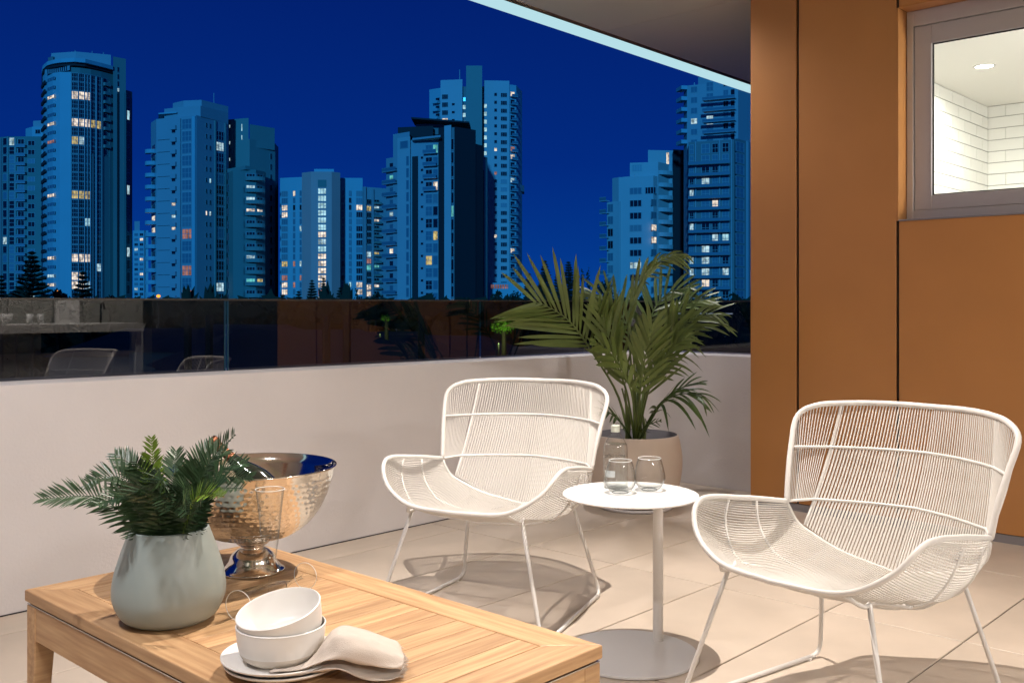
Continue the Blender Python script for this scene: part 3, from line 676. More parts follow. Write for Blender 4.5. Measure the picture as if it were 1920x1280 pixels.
# hammered champagne bowl
BX, BY = -.712, 2.708
bowl = empty('champagne_bowl', (BX, BY, TZ), label='large hammered silver pedestal bowl holding a bottle on ice, behind the pot', cat='champagne bowl')
hm = mat('hammered_metal', (.68, .655, .61), .11, metal=1)
sm_ = mat('polished_metal', (.66, .60, .54), .09, metal=1)
out = resample(crv([(.040, .093, 0), (.075, .094, 0), (.120, .108, 0), (.165, .145, 0), (.196, .195, 0), (.215, .248, 0), (.2235, .284, 0)], 10), 110)
seg = 300; V = []
for i, (r, z, _) in enumerate(out):
    t = i/109
    s_len = t
    for k in range(seg):
        a = 2*math.pi*k/seg
        row = t*17; rr_ = row % 1; rowi = int(row); ncol = 62
        cc = (a/(2*math.pi)*ncol + (.5 if rowi % 2 else 0)) % 1
        d2 = ((rr_-.5)*1.05)**2+((cc-.5)*1.0*(.4+.6*r/.22))**2
        dm = math.exp(-d2*16)*.0019 if .02 < t < .955 else 0
        j = math.sin(rowi*7.1+int(a/(2*math.pi)*ncol)*3.3)*.25+.9
        V.append((BX+(r-dm*j)*math.cos(a), BY+(r-dm*j)*math.sin(a), TZ+z+dm*j*.4))
MB().add(V, [(i*seg+k, i*seg+(k+1) % seg, (i+1)*seg+(k+1) % seg, (i+1)*seg+k) for i in range(109) for k in range(seg)]).build('hammered_shell', hm, bowl, smooth=True)
MB().lathe([(.2235, .284), (.2275, .285), (.2285, .2875), (.2270, .290), (.2225, .2895), (.214, .262), (.198, .212), (.168, .163), (.120, .124), (.06, .112), (0, .110)], 96, org=(BX, BY, TZ)).build('inner_bowl', sm_, bowl, smooth=True)
ft = crv([(.0860, .0015, 0), (.0862, .006, 0), (.078, .012, 0), (.066, .026, 0), (.058, .044, 0), (.044, .058, 0), (.034, .064, 0), (.032, .070, 0), (.040, .076, 0), (.046, .082, 0), (.040, .088, 0), (.042, .095, 0)], 5)
MB().lathe([(0, .0015)]+[(p[0], p[1]) for p in ft], 64, org=(BX, BY, TZ)).build('pedestal', sm_, bowl, smooth=True)
# champagne bottle leaning in the bowl
cb_ = empty('champagne_bottle', (BX, BY, TZ+.16), label='dark champagne bottle with copper foil neck leaning in the hammered bowl', cat='bottle')
tipb = ip(395, 822, 2.72); low = ip(505, 925, 2.70); ax = (tipb-low).normalized()
Mx = Matrix.Translation(tipb) @ (-ax).to_track_quat('Z', 'Y').to_matrix().to_4x4()
foil = mat('copper_foil', (.22, .085, .045), .25, metal=.9, bump=.4, bscale=180)
MB().lathe([(0, 0), (.013, .001), (.0155, .006), (.0155, .020), (.013, .024), (.0135, .055), (.0155, .085)], 32).xform(Mx).build('foil_neck', foil, cb_, smooth=True)
MB().lathe([(.0152, .080), (.021, .110), (.034, .145), (.041, .175), (.042, .215)], 32).xform(Mx).build('bottle_body', mat('dark_bottle', (.006, .009, .006), .06, coat=1), cb_, smooth=True)
ice = sheet_glass('ice', (.86, .93, .97), .10)
ic = MB().box((-.5, -.5, -.5), (.5, .5, .5)); ice_me = new_mesh('ice_cube', ic.V, ic.F, ice)
for k in range(16):
    a = rng.uniform(-1.2, .9); r = rng.uniform(.02, .13)
    s = rng.uniform(.026, .034)
    o = put('ice_cube', ice_me, None, (BX+.03+r*math.cos(a), BY+r*math.sin(a)*.9, TZ+.17+rng.uniform(-.01, .03)+.1*r), 0, (s, s, s), label='clear ice cube lying in the hammered bowl beside the bottle', cat='ice cube', group='ice cubes in the bowl')
    o.rotation_euler = (rng.uniform(0, 3), rng.uniform(0, 3), rng.uniform(0, 3))
# flutes
fl_prof = [(.0, .0035), (.033, .0008), (.0335, .0018), (.030, .0035), (.008, .0065), (.0042, .012), (.0038, .050), (.0042, .070), (.0075, .084), (.0125, .100), (.0175, .130), (.0225, .170), (.0270, .215), (.0320, .262), (.0350, .282)]
def flute(Mx, loc, label):
    o = empty('champagne_flute', loc, label=label, cat='champagne flute', group='clear champagne flutes')
    P = crv([(a, b, 0) for a, b in fl_prof[7:]], 4)
    MB().lathe([(a, b) for a, b in fl_prof[:8]], 40).xform(Mx).build('foot_and_stem', M['clear'], o, smooth=True)
    MB().lathe([(p[0], p[1]) for p in P], 48).xform(Mx).build('flute_bowl', M['clear'], o, smooth=True)
    MB().lathe([(0, .090)]+[(max(p[0]-.0016, .001), p[1]) for p in P if p[1] > .095], 48).xform(Mx).build('inner_wall', M['clear'], o, smooth=True)
    MB().tube([Vector((.0350*math.cos(t), .0350*math.sin(t), .282)) for t in np.linspace(0, 2*math.pi, 49)[:-1]], .0008, 6, closed=True).xform(Mx).build('lip', M['rim_glass'], o, smooth=True)
    MB().tube([Vector((.0333*math.cos(t), .0333*math.sin(t), .0013)) for t in np.linspace(0, 2*math.pi, 49)[:-1]], .0007, 6, closed=True).xform(Mx).build('foot_edge', M['rim_glass'], o, smooth=True)
fx, fy = (506-960)/F*2.40, 2.40
flute(Matrix.Translation((fx, fy, TZ)), (fx, fy, TZ), 'clear champagne flute standing upright in front of the hammered bowl')
pb = ip(573, 1080, 2.540); pb.z = TZ+.0335; pr_ = ip(470, 1132, 2.32); pr_.z = TZ+.0358
dv = (pr_-pb).normalized()
flute(Matrix.Translation(pb) @ dv.to_track_quat('Z', 'Y').to_matrix().to_4x4(), (pb.x, pb.y, TZ), 'clear champagne flute lying on its side behind the white bowls')
# plates, bowls
def dish(name, prof, x, y, z, tilt, mats, label, cat, group, extra=None):
    o = empty(name, (x, y, z), label=label, cat=cat, group=group)
    Mx = Matrix.Translation((x, y, z)) @ tilt
    for nm, pf, m in zip(('body', 'glazed_band'), prof, mats):
        P = crv([(a, b, 0) for a, b in pf], 4)
        MB().lathe([(max(p[0], 0), p[1]) for p in P], 72).xform(Mx).build(nm, m, o, smooth=True)
    return o
I4 = Matrix.Identity(4)
plx, ply = (532-960)/F*1.985, 1.985
plate = [[(0, .0), (.06, .0), (.075, .001), (.100, .006), (.1175, .014), (.1205, .0175), (.1195, .0195), (.116, .0185), (.098, .011), (.07, .006), (0, .006)]]
dish('plate', plate, plx+.002, ply+.003, TZ+.0006, I4, [M['ceramic']], 'round white plate, lower of the two under the bowls', 'plate', 'stacked white plates')
dish('plate', plate, plx-.003, ply, TZ+.0125, Matrix.Rotation(R(.6), 4, 'Y'), [M['ceramic']], 'round white plate, upper of the two under the bowls', 'plate', 'stacked white plates')
bx_, by_ = (527-960)/F*1.985, 1.985
bo = [(0, .0), (.055, .0), (.068, .004), (.0785, .014), (.0825, .022)]
bi = [(.0825, .022), (.0860, .040), (.0885, .066), (.0892, .0695), (.0875, .0705), (.0858, .068), (.0825, .035), (.073, .014), (.055, .007), (0, .006)]
dish('bowl', [bo, bi], bx_, by_, TZ+.0195, I4, [M['ceramic_raw'], M['ceramic']], 'round white bowl, lower of the stack, standing level on the plates', 'bowl', 'stacked white bowls')
tl_ = Matrix.Rotation(R(-9), 4, 'Y') @ Matrix.Rotation(R(11), 4, 'X')
dish('bowl', [bo, bi], bx_+.006, by_+.008, TZ+.0195+.036, tl_ @ Matrix.Diagonal((.955, .955, .98, 1)), [M['ceramic_raw'], M['ceramic']], 'round white bowl, upper of the stack, tilted with its inside showing', 'bowl', 'stacked white bowls')
# linen napkin : a folded strip, drawn out from under the bowl over the plate edge, rising in a soft fold
nap = empty('napkin', ip(650, 1235, 1.97)*1, label='folded beige linen napkin with frayed edge hanging off the plates', cat='napkin')
nap.location.z = TZ
lin = mat('linen', (.56, .49, .43), .95, var=.08, scale=30, bump=.35, bscale=700)
Fn = bpy.data.materials
def napkin_layer(rows, name, thick=.0022, fringe=False):
    """rows: list of (near point, far point) along the strip, px/py/Y triples"""
    A = crv([tuple(ip(*r[0])) for r in rows], 10); B = crv([tuple(ip(*r[2])) for r in rows], 10); Mi = crv([tuple(ip(*r[1])) for r in rows], 10)
    n = len(A); nv = 17; V = []
    for i in range(n):
        for j in range(nv):
            t = j/(nv-1); p = (1-t)**2*A[i]+2*t*(1-t)*(2*Mi[i]-.5*A[i]-.5*B[i])+t*t*B[i]
            e_ = math.sin(math.pi*min(1, i/12)); wz = .0038*math.sin(t*9+i*.10+2*math.sin(i*.07))+.0022*math.sin(t*21-i*.22)+.0008*math.sin(t*37+i*.5)-.0085*abs(math.sin(t*5.5+i*.035+.6))*e_-.0045*abs(math.sin(t*12-i*.06))*e_+.004*e_
            V.append((p[0], p[1], max(p[2], TZ+.0015)+wz*.8+.0008))
    Fq = [(i*nv+j, (i+1)*nv+j, (i+1)*nv+j+1, i*nv+j+1) for i in range(n-1) for j in range(nv-1)]
    o = MB().add(V, Fq).build(name, lin, nap, smooth=True)
    sl = o.modifiers.new('solid', 'SOLIDIFY'); sl.thickness = thick; sl.offset = 0
    if fringe:
        mb = MB()
        for k in range(70):
            t = rng.random()*(nv-1); j = min(int(t), nv-2); e = Vector(V[(n-1)*nv+j]).lerp(Vector(V[(n-1)*nv+j+1]), t-j); e0 = Vector(V[(n-3)*nv+j])
            d = (e-e0).normalized(); d = (d+Vector((rng.uniform(-.5, .5), rng.uniform(-.5, .5), rng.uniform(-.3, .2)))).normalized(); L_ = rng.uniform(.006, .013)
            q = e+d*L_; q.z = max(q.z, TZ+.001); mb.tube([e-d*.003, e.lerp(q, .5)+Vector((0, 0, rng.uniform(-.001, .001))), q], [.0006, .0004, .0003], 4)
        mb.build('fringe', lin, nap, kind='stuff')
    return o
napkin_layer([((505, 1268, 1.885), (515, 1258, 1.91), (525, 1248, 1.95)), ((570, 1262, 1.885), (575, 1250, 1.92), (585, 1238, 1.97)), ((630, 1252, 1.885), (638, 1243, 1.93), (640, 1228, 1.99)),
  ((675, 1268, 1.90), (690, 1250, 1.94), (700, 1228, 2.00)), ((720, 1272, 1.905), (735, 1255, 1.95), (745, 1235, 2.00)), ((745, 1268, 1.915), (755, 1257, 1.94), (757, 1238, 1.99))], 'lower_fold', fringe=True)
napkin_layer([((505, 1262, 1.885), (515, 1254, 1.91), (525, 1246, 1.95)), ((575, 1250, 1.885), (580, 1240, 1.92), (585, 1225, 1.98)), ((618, 1236, 1.885), (612, 1205, 1.93), (615, 1192, 2.00)),
  ((650, 1236, 1.89), (640, 1188, 1.93), (642, 1178, 2.02)), ((690, 1244, 1.90), (690, 1200, 1.94), (680, 1182, 2.04)), ((735, 1252, 1.91), (740, 1222, 1.95), (735, 1200, 2.03)), ((752, 1250, 1.92), (757, 1232, 1.95), (750, 1212, 2.03))], 'upper_fold', fringe=True)
# ================================================================== POTTED KENTIA PALM
KX, KY = .705, 5.62
pl = empty('planter', (KX, KY, 0), label='large round clay-coloured planter in the corner of the terrace', cat='planter')
pp = crv([(.165, .012, 0), (.20, .03, 0), (.238, .10, 0), (.258, .20, 0), (.262, .28, 0), (.252, .36, 0), (.240, .408, 0), (.233, .416, 0)], 6)
MB().lathe([(0, .012)]+[(p[0], p[1]) for p in pp], 72, org=(KX, KY, 0)).build('planter_body', M['planter'], pl, smooth=True)
MB().lathe([(.233, .416), (.222, .414), (.218, .34), (0, .335)], 72, org=(KX, KY, 0)).build('planter_inside', M['planter_in'], pl, smooth=True)
MB().lathe([(0, .001), (.205, .001), (.222, .020), (.216, .022), (.2, .006), (0, .006)], 64, org=(KX, KY, 0)).build('saucer', M['render'], pl, smooth=True)
kp = empty('kentia_palm', (KX, KY, .34), label='kentia palm with long arching green fronds growing in the corner planter', cat='palm')
MB().lathe([(.217, .336), (.1, .35), (0, .352)], 40, org=(KX, KY, 0)).build('soil', M['soil'], kp, smooth=True)
kb = Vector((KX, KY, .34))
def kf(pts, ll, n, mt, N, width=.023, droop=.22, ang=45, start=.5, base=(0, 0), prof=None, vfold=.1, lrnd=.12, s2=(0, 0)):
    P = [Vector((KX+base[0], KY+base[1], .34))]+[ip(*p) for p in pts]
    f_ = frond(kp, P, n, ll, width, M[mt], nrm=Vector(N), droop=droop, ang=ang, seg=7, rach=.0085, start=start, prof=prof, vfold=vfold, lrnd=lrnd, taper=.25, s2=s2)
    return f_
fan = lambda q: (math.sin(math.pi*(q*.55+.30))**.5)
# front left : rachis leans out, blades stand up on one side and sweep to the tip on the other
kf([(1160, 745, 5.5), (1118, 672, 5.35), (1072, 606, 5.2), (1030, 576, 5.12), (1000, 566, 5.08)], .42, 21, 'leaf', (.05, -1, .08), droop=.07, ang=46, start=.40, prof=fan, s2=(.60, .40), base=(-.03, -.03))
# tall spear curling over
kf([(1190, 690, 5.65), (1180, 590, 5.7), (1205, 520, 5.75), (1245, 484, 5.75), (1290, 480, 5.75)], .16, 12, 'leaf', (.6, -.7, .2), width=.018, droop=.9, ang=30, start=.72, lrnd=.3)
kf([(1185, 700, 5.6), (1178, 610, 5.6), (1195, 540, 5.62), (1222, 500, 5.65)], .22, 5, 'leaf', (.2, -1, .1), width=.024, droop=.05, ang=14, start=.62)
# right side, arching out and drooping
kf([(1212, 730, 5.5), (1240, 670, 5.4), (1275, 615, 5.3), (1320, 590, 5.25), (1352, 592, 5.2)], .27, 15, 'leaf', (-.1, -.9, .5), width=.020, droop=.55, ang=36, start=.52)
kf([(1215, 735, 5.4), (1238, 690, 5.3), (1262, 650, 5.2), (1292, 628, 5.15)], .26, 11, 'leaf', (-.1, -.9, .4), width=.020, droop=.75, ang=34, start=.56)
# two broad fans in front of the stems
kf([(1200, 740, 5.35), (1206, 690, 5.25), (1216, 640, 5.15), (1222, 612, 5.1)], .26, 10, 'leaf', (0, -1, .05), width=.026, droop=.12, ang=36, start=.46, prof=fan)
kf([(1212, 745, 5.45), (1228, 700, 5.4), (1248, 650, 5.35), (1262, 615, 5.3)], .30, 12, 'leaf', (-.05, -1, 0), width=.023, droop=.08, ang=30, start=.44, prof=fan)
# upright left of centre
kf([(1175, 735, 5.4), (1152, 672, 5.3), (1136, 615, 5.25), (1122, 570, 5.2)], .27, 12, 'leaf', (.1, -1, .1), width=.024, droop=.12, ang=30, start=.45)
kf([(1186, 745, 5.3), (1165, 690, 5.2), (1138, 655, 5.12), (1112, 640, 5.05)], .20, 8, 'leaf', (.1, -.9, .4), width=.030, droop=.3, ang=34, start=.5, s2=(.7, .5))
# darker ones behind
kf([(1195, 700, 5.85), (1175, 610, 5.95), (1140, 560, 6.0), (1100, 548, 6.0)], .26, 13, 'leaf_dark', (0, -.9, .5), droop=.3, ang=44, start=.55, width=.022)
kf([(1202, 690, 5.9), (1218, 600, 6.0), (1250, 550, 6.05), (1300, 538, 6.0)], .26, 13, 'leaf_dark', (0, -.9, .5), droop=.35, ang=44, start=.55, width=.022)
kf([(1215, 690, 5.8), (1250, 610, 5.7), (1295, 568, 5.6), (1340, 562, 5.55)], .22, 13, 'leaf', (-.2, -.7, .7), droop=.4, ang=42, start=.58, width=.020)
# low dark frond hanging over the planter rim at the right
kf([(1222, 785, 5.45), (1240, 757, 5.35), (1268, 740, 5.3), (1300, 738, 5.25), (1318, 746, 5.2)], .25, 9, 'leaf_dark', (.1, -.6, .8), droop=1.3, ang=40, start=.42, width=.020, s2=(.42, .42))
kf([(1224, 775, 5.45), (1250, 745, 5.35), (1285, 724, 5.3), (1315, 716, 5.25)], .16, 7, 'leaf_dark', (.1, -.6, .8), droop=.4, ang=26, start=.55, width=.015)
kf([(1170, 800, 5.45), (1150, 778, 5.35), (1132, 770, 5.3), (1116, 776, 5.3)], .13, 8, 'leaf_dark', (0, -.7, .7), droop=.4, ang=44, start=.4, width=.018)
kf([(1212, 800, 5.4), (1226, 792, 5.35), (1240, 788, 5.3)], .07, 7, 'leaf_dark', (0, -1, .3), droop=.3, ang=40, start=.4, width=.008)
for k in range(6):
    a = rng.uniform(0, 6.28); r = rng.uniform(.02, .07)
    x, y = KX+r*math.cos(a), KY+r*math.sin(a); hgt = rng.uniform(.25, .48)
    MB().tube(crv([(x, y, .33), (x+rng.uniform(-.015, .015), y, .33+hgt*.5), (x+rng.uniform(-.05, .05), y+rng.uniform(-.03, .03), .33+hgt)], 6), [.015-.0009*i for i in range(13)], 8).build('cane', M['stem'], kp, smooth=True)
# ================================================================== THE CITY BEYOND
GZ = -12.0
MB().add([(-900, 8.6, GZ), (900, 8.6, GZ), (1600, 1500, GZ), (-1600, 1500, GZ)], [(0,1,2,3)]).build('ground', mat('dark_ground', (.035, .04, .03), .95, var=.5, scale=.03), kind='structure')
C_ = {}
def cm(name, col, **k): C_[name] = mat('facade_'+name, col, .8, var=.06, scale=.15, **k); return C_[name]
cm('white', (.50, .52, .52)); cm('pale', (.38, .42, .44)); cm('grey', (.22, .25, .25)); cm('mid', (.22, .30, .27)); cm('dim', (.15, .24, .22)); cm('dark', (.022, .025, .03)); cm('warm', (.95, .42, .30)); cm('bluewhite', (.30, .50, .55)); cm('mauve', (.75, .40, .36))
glassd = mat('city_glass_dark', (.010, .014, .022), .12, spec=.8)
glassb = mat('city_glass_blue', (.13, .22, .28), .3, spec=.6)
frame_c = mat('city_frame', (.32, .40, .42), .6)
curt = mat('city_glass_curtained', (.20, .26, .30), .6)
lit = {'lw': emis('lit_warm', (1, .84, .68), 1.0, var=.75, scale=2.2), 'lc': emis('lit_cool', (.62, .90, 1), .75, var=.7, scale=2.2), 'lt': emis('lit_teal', (.20, .85, .80), .6, var=.6, scale=2.2), 'ly': emis('lit_yellow', (1, .78, .30), .6, var=.7, scale=2.2), 'lp': emis('lit_pink', (1, .45, .38), .35, var=.6, scale=2.0), 'ls': emis('lit_stair', (.50, .88, 1), .85, var=.5, scale=2)}
panes = dict(d=glassd, b=glassb, c=curt, **lit)
def win_mesh(nx, ny, key):
    """unit window: frame, mullions and recessed panes; x along the wall, -y outwards, z up"""
    m = MB(); t = .07; f = .05
    m.box((-.5, -.08, 0), (.5, .0, f), 0); m.box((-.5, -.08, 1-f), (.5, 0, 1), 0); m.box((-.5, -.08, f), (-.5+t, 0, 1-f), 0); m.box((.5-t, -.08, f), (.5, 0, 1-f), 0)
    for i in range(1, nx): x = -.5+i/nx; m.box((x-.02, -.06, f), (x+.02, 0, 1-f), 0)
    for i in range(1, ny): z = i/ny; m.box((-.5+t, -.055, z-.02), (.5-t, 0, z+.02), 0)
    m.add([(-.5+t, -.03, f), (.5-t, -.03, f), (.5-t, -.03, 1-f), (-.5+t, -.03, 1-f)], [(0,1,2,3)], 1)
    return new_mesh('window', m.V, m.F, [frame_c, panes[key]], idx=m.I)
wm_cache = {}
def wm(nx, ny, key):
    if (nx, ny, key) not in wm_cache: wm_cache[(nx, ny, key)] = win_mesh(nx, ny, key)
    return wm_cache[(nx, ny, key)]
def balc_mesh(kind):
    m = MB(); m.box((-.5, -1, 0), (.5, 0, .07), 0)
    if kind == 'solid': m.box((-.5, -1, .07), (.5, -.93, .38), 0); m.box((-.5, -.93, .07), (-.46, 0, .38), 0); m.box((.46, -.93, .07), (.5, 0, .38), 0)
    elif kind == 'glass': m.box((-.5, -1, .07), (.5, -.97, .36), 1); m.box((-.5, -1.0, .36), (.5, -.96, .385), 0)
    elif kind == 'round':
        m = MB(); pts = [(.5*math.cos(a), -abs(math.sin(a))) for a in np.linspace(math.pi, 0, 9)]
        pts = [(.5*math.cos(a), -math.sin(a)) for a in np.linspace(math.pi, 0, 9)]; m.prism(pts, 0, .08, 0)
        for a, b in zip(pts[:-1], pts[1:]): m.add([(a[0], a[1], .08), (b[0], b[1], .08), (b[0], b[1], .36), (a[0], a[1], .36)], [(0,1,2,3)], 0)
    return m
balc_cache = {}
def bmesh_(kind, mt):
    if (kind, mt) not in balc_cache: m = balc_mesh(kind); balc_cache[(kind, mt)] = new_mesh('balcony', m.V, m.F, [C_[mt], glassb], idx=m.I)
    return balc_cache[(kind, mt)]
def P2(px, D): return Vector(((px-960)/F*D, D, 0))
def zpx(py, D): return EYE+(HOR-py)/F*D
class Bld:
    def __init__(s, D, cx, label, cat='apartment tower', group='high-rise towers beyond the balustrade', name='apartment_tower', gz=GZ):
        s.D = D; s.gz = gz; p = P2(cx, D); s.e = empty(name, (p.x, p.y, gz), label=label, cat=cat, group=group); s.n = 0
    def z(s, py): return zpx(py, s.D)
    def block(s, pts, ytop, mt, ybot=None, back=14, name='wall', proud=0):
        P = [P2(*p) for p in pts]; bc = [(q.x*(q.y+back)/q.y, q.y+back) for q in (P[-1], P[0])]
        poly = [(p.x, p.y) for p in P]+bc
        zb = s.gz if ybot is None else s.z(ybot)
        MB().prism(poly, zb, s.z(ytop)).build(name, C_[mt] if isinstance(mt, str) else mt, s.e)
        s.pts = pts; return s
    def seg(s, pts, pxa, pxb):
        """world points where rays through pxa / pxb meet the facade line that holds their middle"""
        mid = (pxa+pxb)/2
        for a, b in zip(pts[:-1], pts[1:]):
            if a[0] <= mid <= b[0] or b is pts[-1]:
                A, B = P2(*a), P2(*b); break
        def hit(px):
            k = (px-960)/F; d = B-A; t = (A.x-k*A.y)/(k*d.y-d.x); return A+d*t
        return hit(pxa), hit(pxb)
    def place(s, me, pts, pxa, pxb, z0, hgt, name, depth=None, off=.02):
        a, b = s.seg(pts, pxa, pxb); d = b-a; w = d.length; rz = math.atan2(d.y, d.x); c = (a+b)/2
        out = Vector((math.sin(rz), -math.cos(rz), 0)); c = c+out*off
        put(name, me, s.e, (c.x-s.e.location.x, c.y-s.e.location.y, z0-s.gz), rz, (w, depth or 1.0, hgt)); s.n += 1
    def col(s, pts, pxa, pxb, y0, y1, pitch, frac, key='d', nx=2, ny=1, lits=None, mix=None, name='window'):
        """column of windows: y0 = top of first window, pitch in px, frac = window height / pitch"""
        y = y0; i = 0
        while y < y1:
            k = key
            if mix: k = rng.choice(mix)
            if k in 'db' and pitch > 9 and rng.random() < .035: k = rng.choice(['lw', 'lc', 'lc', 'ls', 'lc'])
            if lits and i in lits: k = lits[i]
            s.place(wm(nx, ny, k), pts, pxa, pxb, s.z(y+pitch*frac), pitch*frac/F*s.D, name); y += pitch; i += 1
    def balc(s, pts, pxa, pxb, y0, y1, pitch, kind='solid', mt='pale', depth=1.5, frac=.9):
        y = y0
        while y < y1:
            s.place(bmesh_(kind, mt), pts, pxa, pxb, s.z(y), pitch*frac/F*s.D, 'balcony', depth); y += pitch
    def strip(s, pts, pxa, pxb, ytop, mt, ybot=600, proud=.25, name='wall_strip'):
        a, b = s.seg(pts, pxa, pxb); d = (b-a).normalized(); o = Vector((d.y, -d.x, 0))*proud
        MB().prism([(p.x, p.y) for p in (a+o, b+o, b, a)], s.z(ybot), s.z(ytop)).build(name, C_[mt] if isinstance(mt, str) else mt, s.e)
    def mast(s, px, y0, y1, r=.12):
        p = P2(px, s.D+4); MB().tube([Vector((p.x, p.y, s.z(y0))), Vector((p.x, p.y, s.z(y1)))], r, 5).build('mast', C_['pale'], s.e)
YB = 590
# --- far left dark block of flats
b = Bld(320, 40, 'dark glass apartment block at the left edge of the picture')
p0 = [(-60, 330), (14, 322), (78, 322)]
b.block(p0, 254, 'dim'); b.block([(-60, 335), (50, 333)], 249, 'pale', back=6)
b.strip(p0, 14, 16.5, 254, 'mid'); b.strip(p0, 28, 31, 258, 'mid'); b.strip(p0, -60, 4, 256, 'grey')
b.col(p0, 5.5, 13.5, 256, YB, 17, .86, 'd', 1, 1, mix='ddbd'); b.col(p0, 17, 27.5, 256, YB, 17, .9, 'd', 1, 2, mix='ddbd')
b.col(p0, -18, -4, 256, YB, 17, .8, 'd', 2, 1, mix='ddb'); b.col(p0, -2, 3, 262, YB, 17, .6, 'd', 1, 1, mix=['d', 'd', 'b', 'lc'])
b.col(p0, 33, 46, 259, YB, 17, .62, 'd', 2, 1, mix=['d', 'd', 'd', 'b']); b.balc(p0, 31.5, 50, 275, YB, 17, 'glass', 'pale', 1.2)
b.col(p0, 52, 66, 262, YB, 17, .55, 'd', 2, 1, mix='ddddb')
b2 = Bld(380, 66, 'pale stepped rooftop of a tower peeking out behind the curved tower')
b2.block([(48, 384), (60, 380), (120, 380)], 238, 'bluewhite'); b2.block([(62, 381), (120, 378)], 226, 'pale', back=8); b2.col([(48, 384), (60, 380), (120, 380)], 66, 76, 243, 330, 16, .5, 'd', 2, 1)
# --- tall curved tower
b = Bld(300, 165, 'tall curved tower with dark glass front and bright upper-left side')
def arc(x0, x1, D0, bulge, n=8, tilt=0): return [(x0+(x1-x0)*(1-math.cos(math.pi*t))/2, D0-bulge*math.sin(math.pi*t)+tilt*t) for t in np.linspace(0, 1, n)]
pc = [(80, 309), (84, 304), (90, 301), (99, 298.5), (112, 297), (133, 296)]
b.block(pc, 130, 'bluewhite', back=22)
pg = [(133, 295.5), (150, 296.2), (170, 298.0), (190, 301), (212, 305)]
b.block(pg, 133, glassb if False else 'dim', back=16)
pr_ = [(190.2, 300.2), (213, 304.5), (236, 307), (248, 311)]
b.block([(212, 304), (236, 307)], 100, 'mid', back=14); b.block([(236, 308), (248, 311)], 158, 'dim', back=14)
pcan = [(78, 309), (80, 303), (88, 298), (99, 295.8), (115, 294.2), (140, 293.4), (160, 294.6), (190, 299.5), (212, 303.4)]
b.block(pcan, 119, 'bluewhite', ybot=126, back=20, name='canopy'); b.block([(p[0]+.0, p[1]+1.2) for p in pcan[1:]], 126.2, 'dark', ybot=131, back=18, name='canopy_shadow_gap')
b.block([(96, 302), (142, 300), (208, 304)], 97, 'pale', ybot=119, back=12, name='roof_plant'); b.block([(90, 303), (100, 301)], 104, 'grey', ybot=119, back=6, name='roof_plant')
b.col(pc, 84.5, 131, 131, 139, 9, .95, 'd', 12, 1)
lits = {2: 'lw', 5: 'lw', 7: 'lp', 13: 'lw', 20: 'lw', 22: 'lc', 23: 'lw'}
b.col(pc, 88.5, 103, 147, YB, 16.7, .36, 'b', 3, 1, lits=lits)
b.balc(pc, 80, 86, 155, YB, 16.7, 'solid', 'dark', .5)
gp = [(134.5, 150), (150.5, 160), (160.5, 170.5)]
for i, (x0, x1) in enumerate(((134, 147), (148, 158), (159, 169), (170, 179), (180, 189.5))):
    L_ = {2: 'lw', 5: 'lw'} if i < 3 else {5: 'ly'}
    if i < 3: L_[13] = 'ly'; L_[20] = 'lw'
    if i == 0: L_[7] = 'ly'
    if i < 2: L_[22] = 'lw'; L_[23] = 'lw'
    b.col(pg, x0, x1, 143, YB, 16.7, .93, 'd', 3, 2, lits=L_, mix=None if True else 0)
for x in (147.4, 158.4, 164, 169.5, 179.5): b.strip(pg, x-.5, x+.5, 145, 'pale', proud=.5, name='fin')
b.strip(pg, 172, 175, 290, 'grey', proud=.3); b.strip(pg, 189.6, 192, 145, 'grey', proud=.4)
b.col(pg, 193, 201, 144, 290, 16.7, .7, 'd', 1, 1); b.balc(pg, 192, 203, 159, 290, 16.7, 'solid', 'mid', 1.2)
b.strip(pg, 192, 212, 292, 'mid', proud=.2); b.col(pg, 199, 205, 296, YB, 16.7, .28, 'd', 1, 1); 
b.strip(pg, 204, 212, 148, 'dim', proud=.3)
pp_ = [(212, 304), (236, 307)]
b.col(pp_, 219.5, 223.5, 118, 160, 13.5, .8, 'd', 1, 1); b.strip(pp_, 219.5, 223.5, 165, 'dark', proud=.1); b.strip(pp_, 232, 236, 165, 'dim', proud=.2)
b.col([(236, 308), (248, 311)], 237.5, 243, 172, YB, 24, .8, 'd', 1, 1)
b.mast(141, 97, 88); b.mast(173, 97, 90); b.mast(194, 97, 92)
# --- thin block between
b = Bld(300, 263, 'small distant lit block squeezed between two tall towers')
q = [(249, 301), (278, 300)]; b.block(q, 432, 'bluewhite'); b.block([(252, 302), (262, 301)], 414, 'pale', ybot=432, back=8)
b.col(q, 252, 259, 437, YB, 9.3, .55, 'b', 2, 1, mix=['d', 'b', 'b', 'c', 'lc']); b.col(q, 262, 269, 437, YB, 9.3, .55, 'b', 2, 1, mix=['d', 'b', 'b', 'lw']); b.strip(q, 271, 273, 432, 'grey')
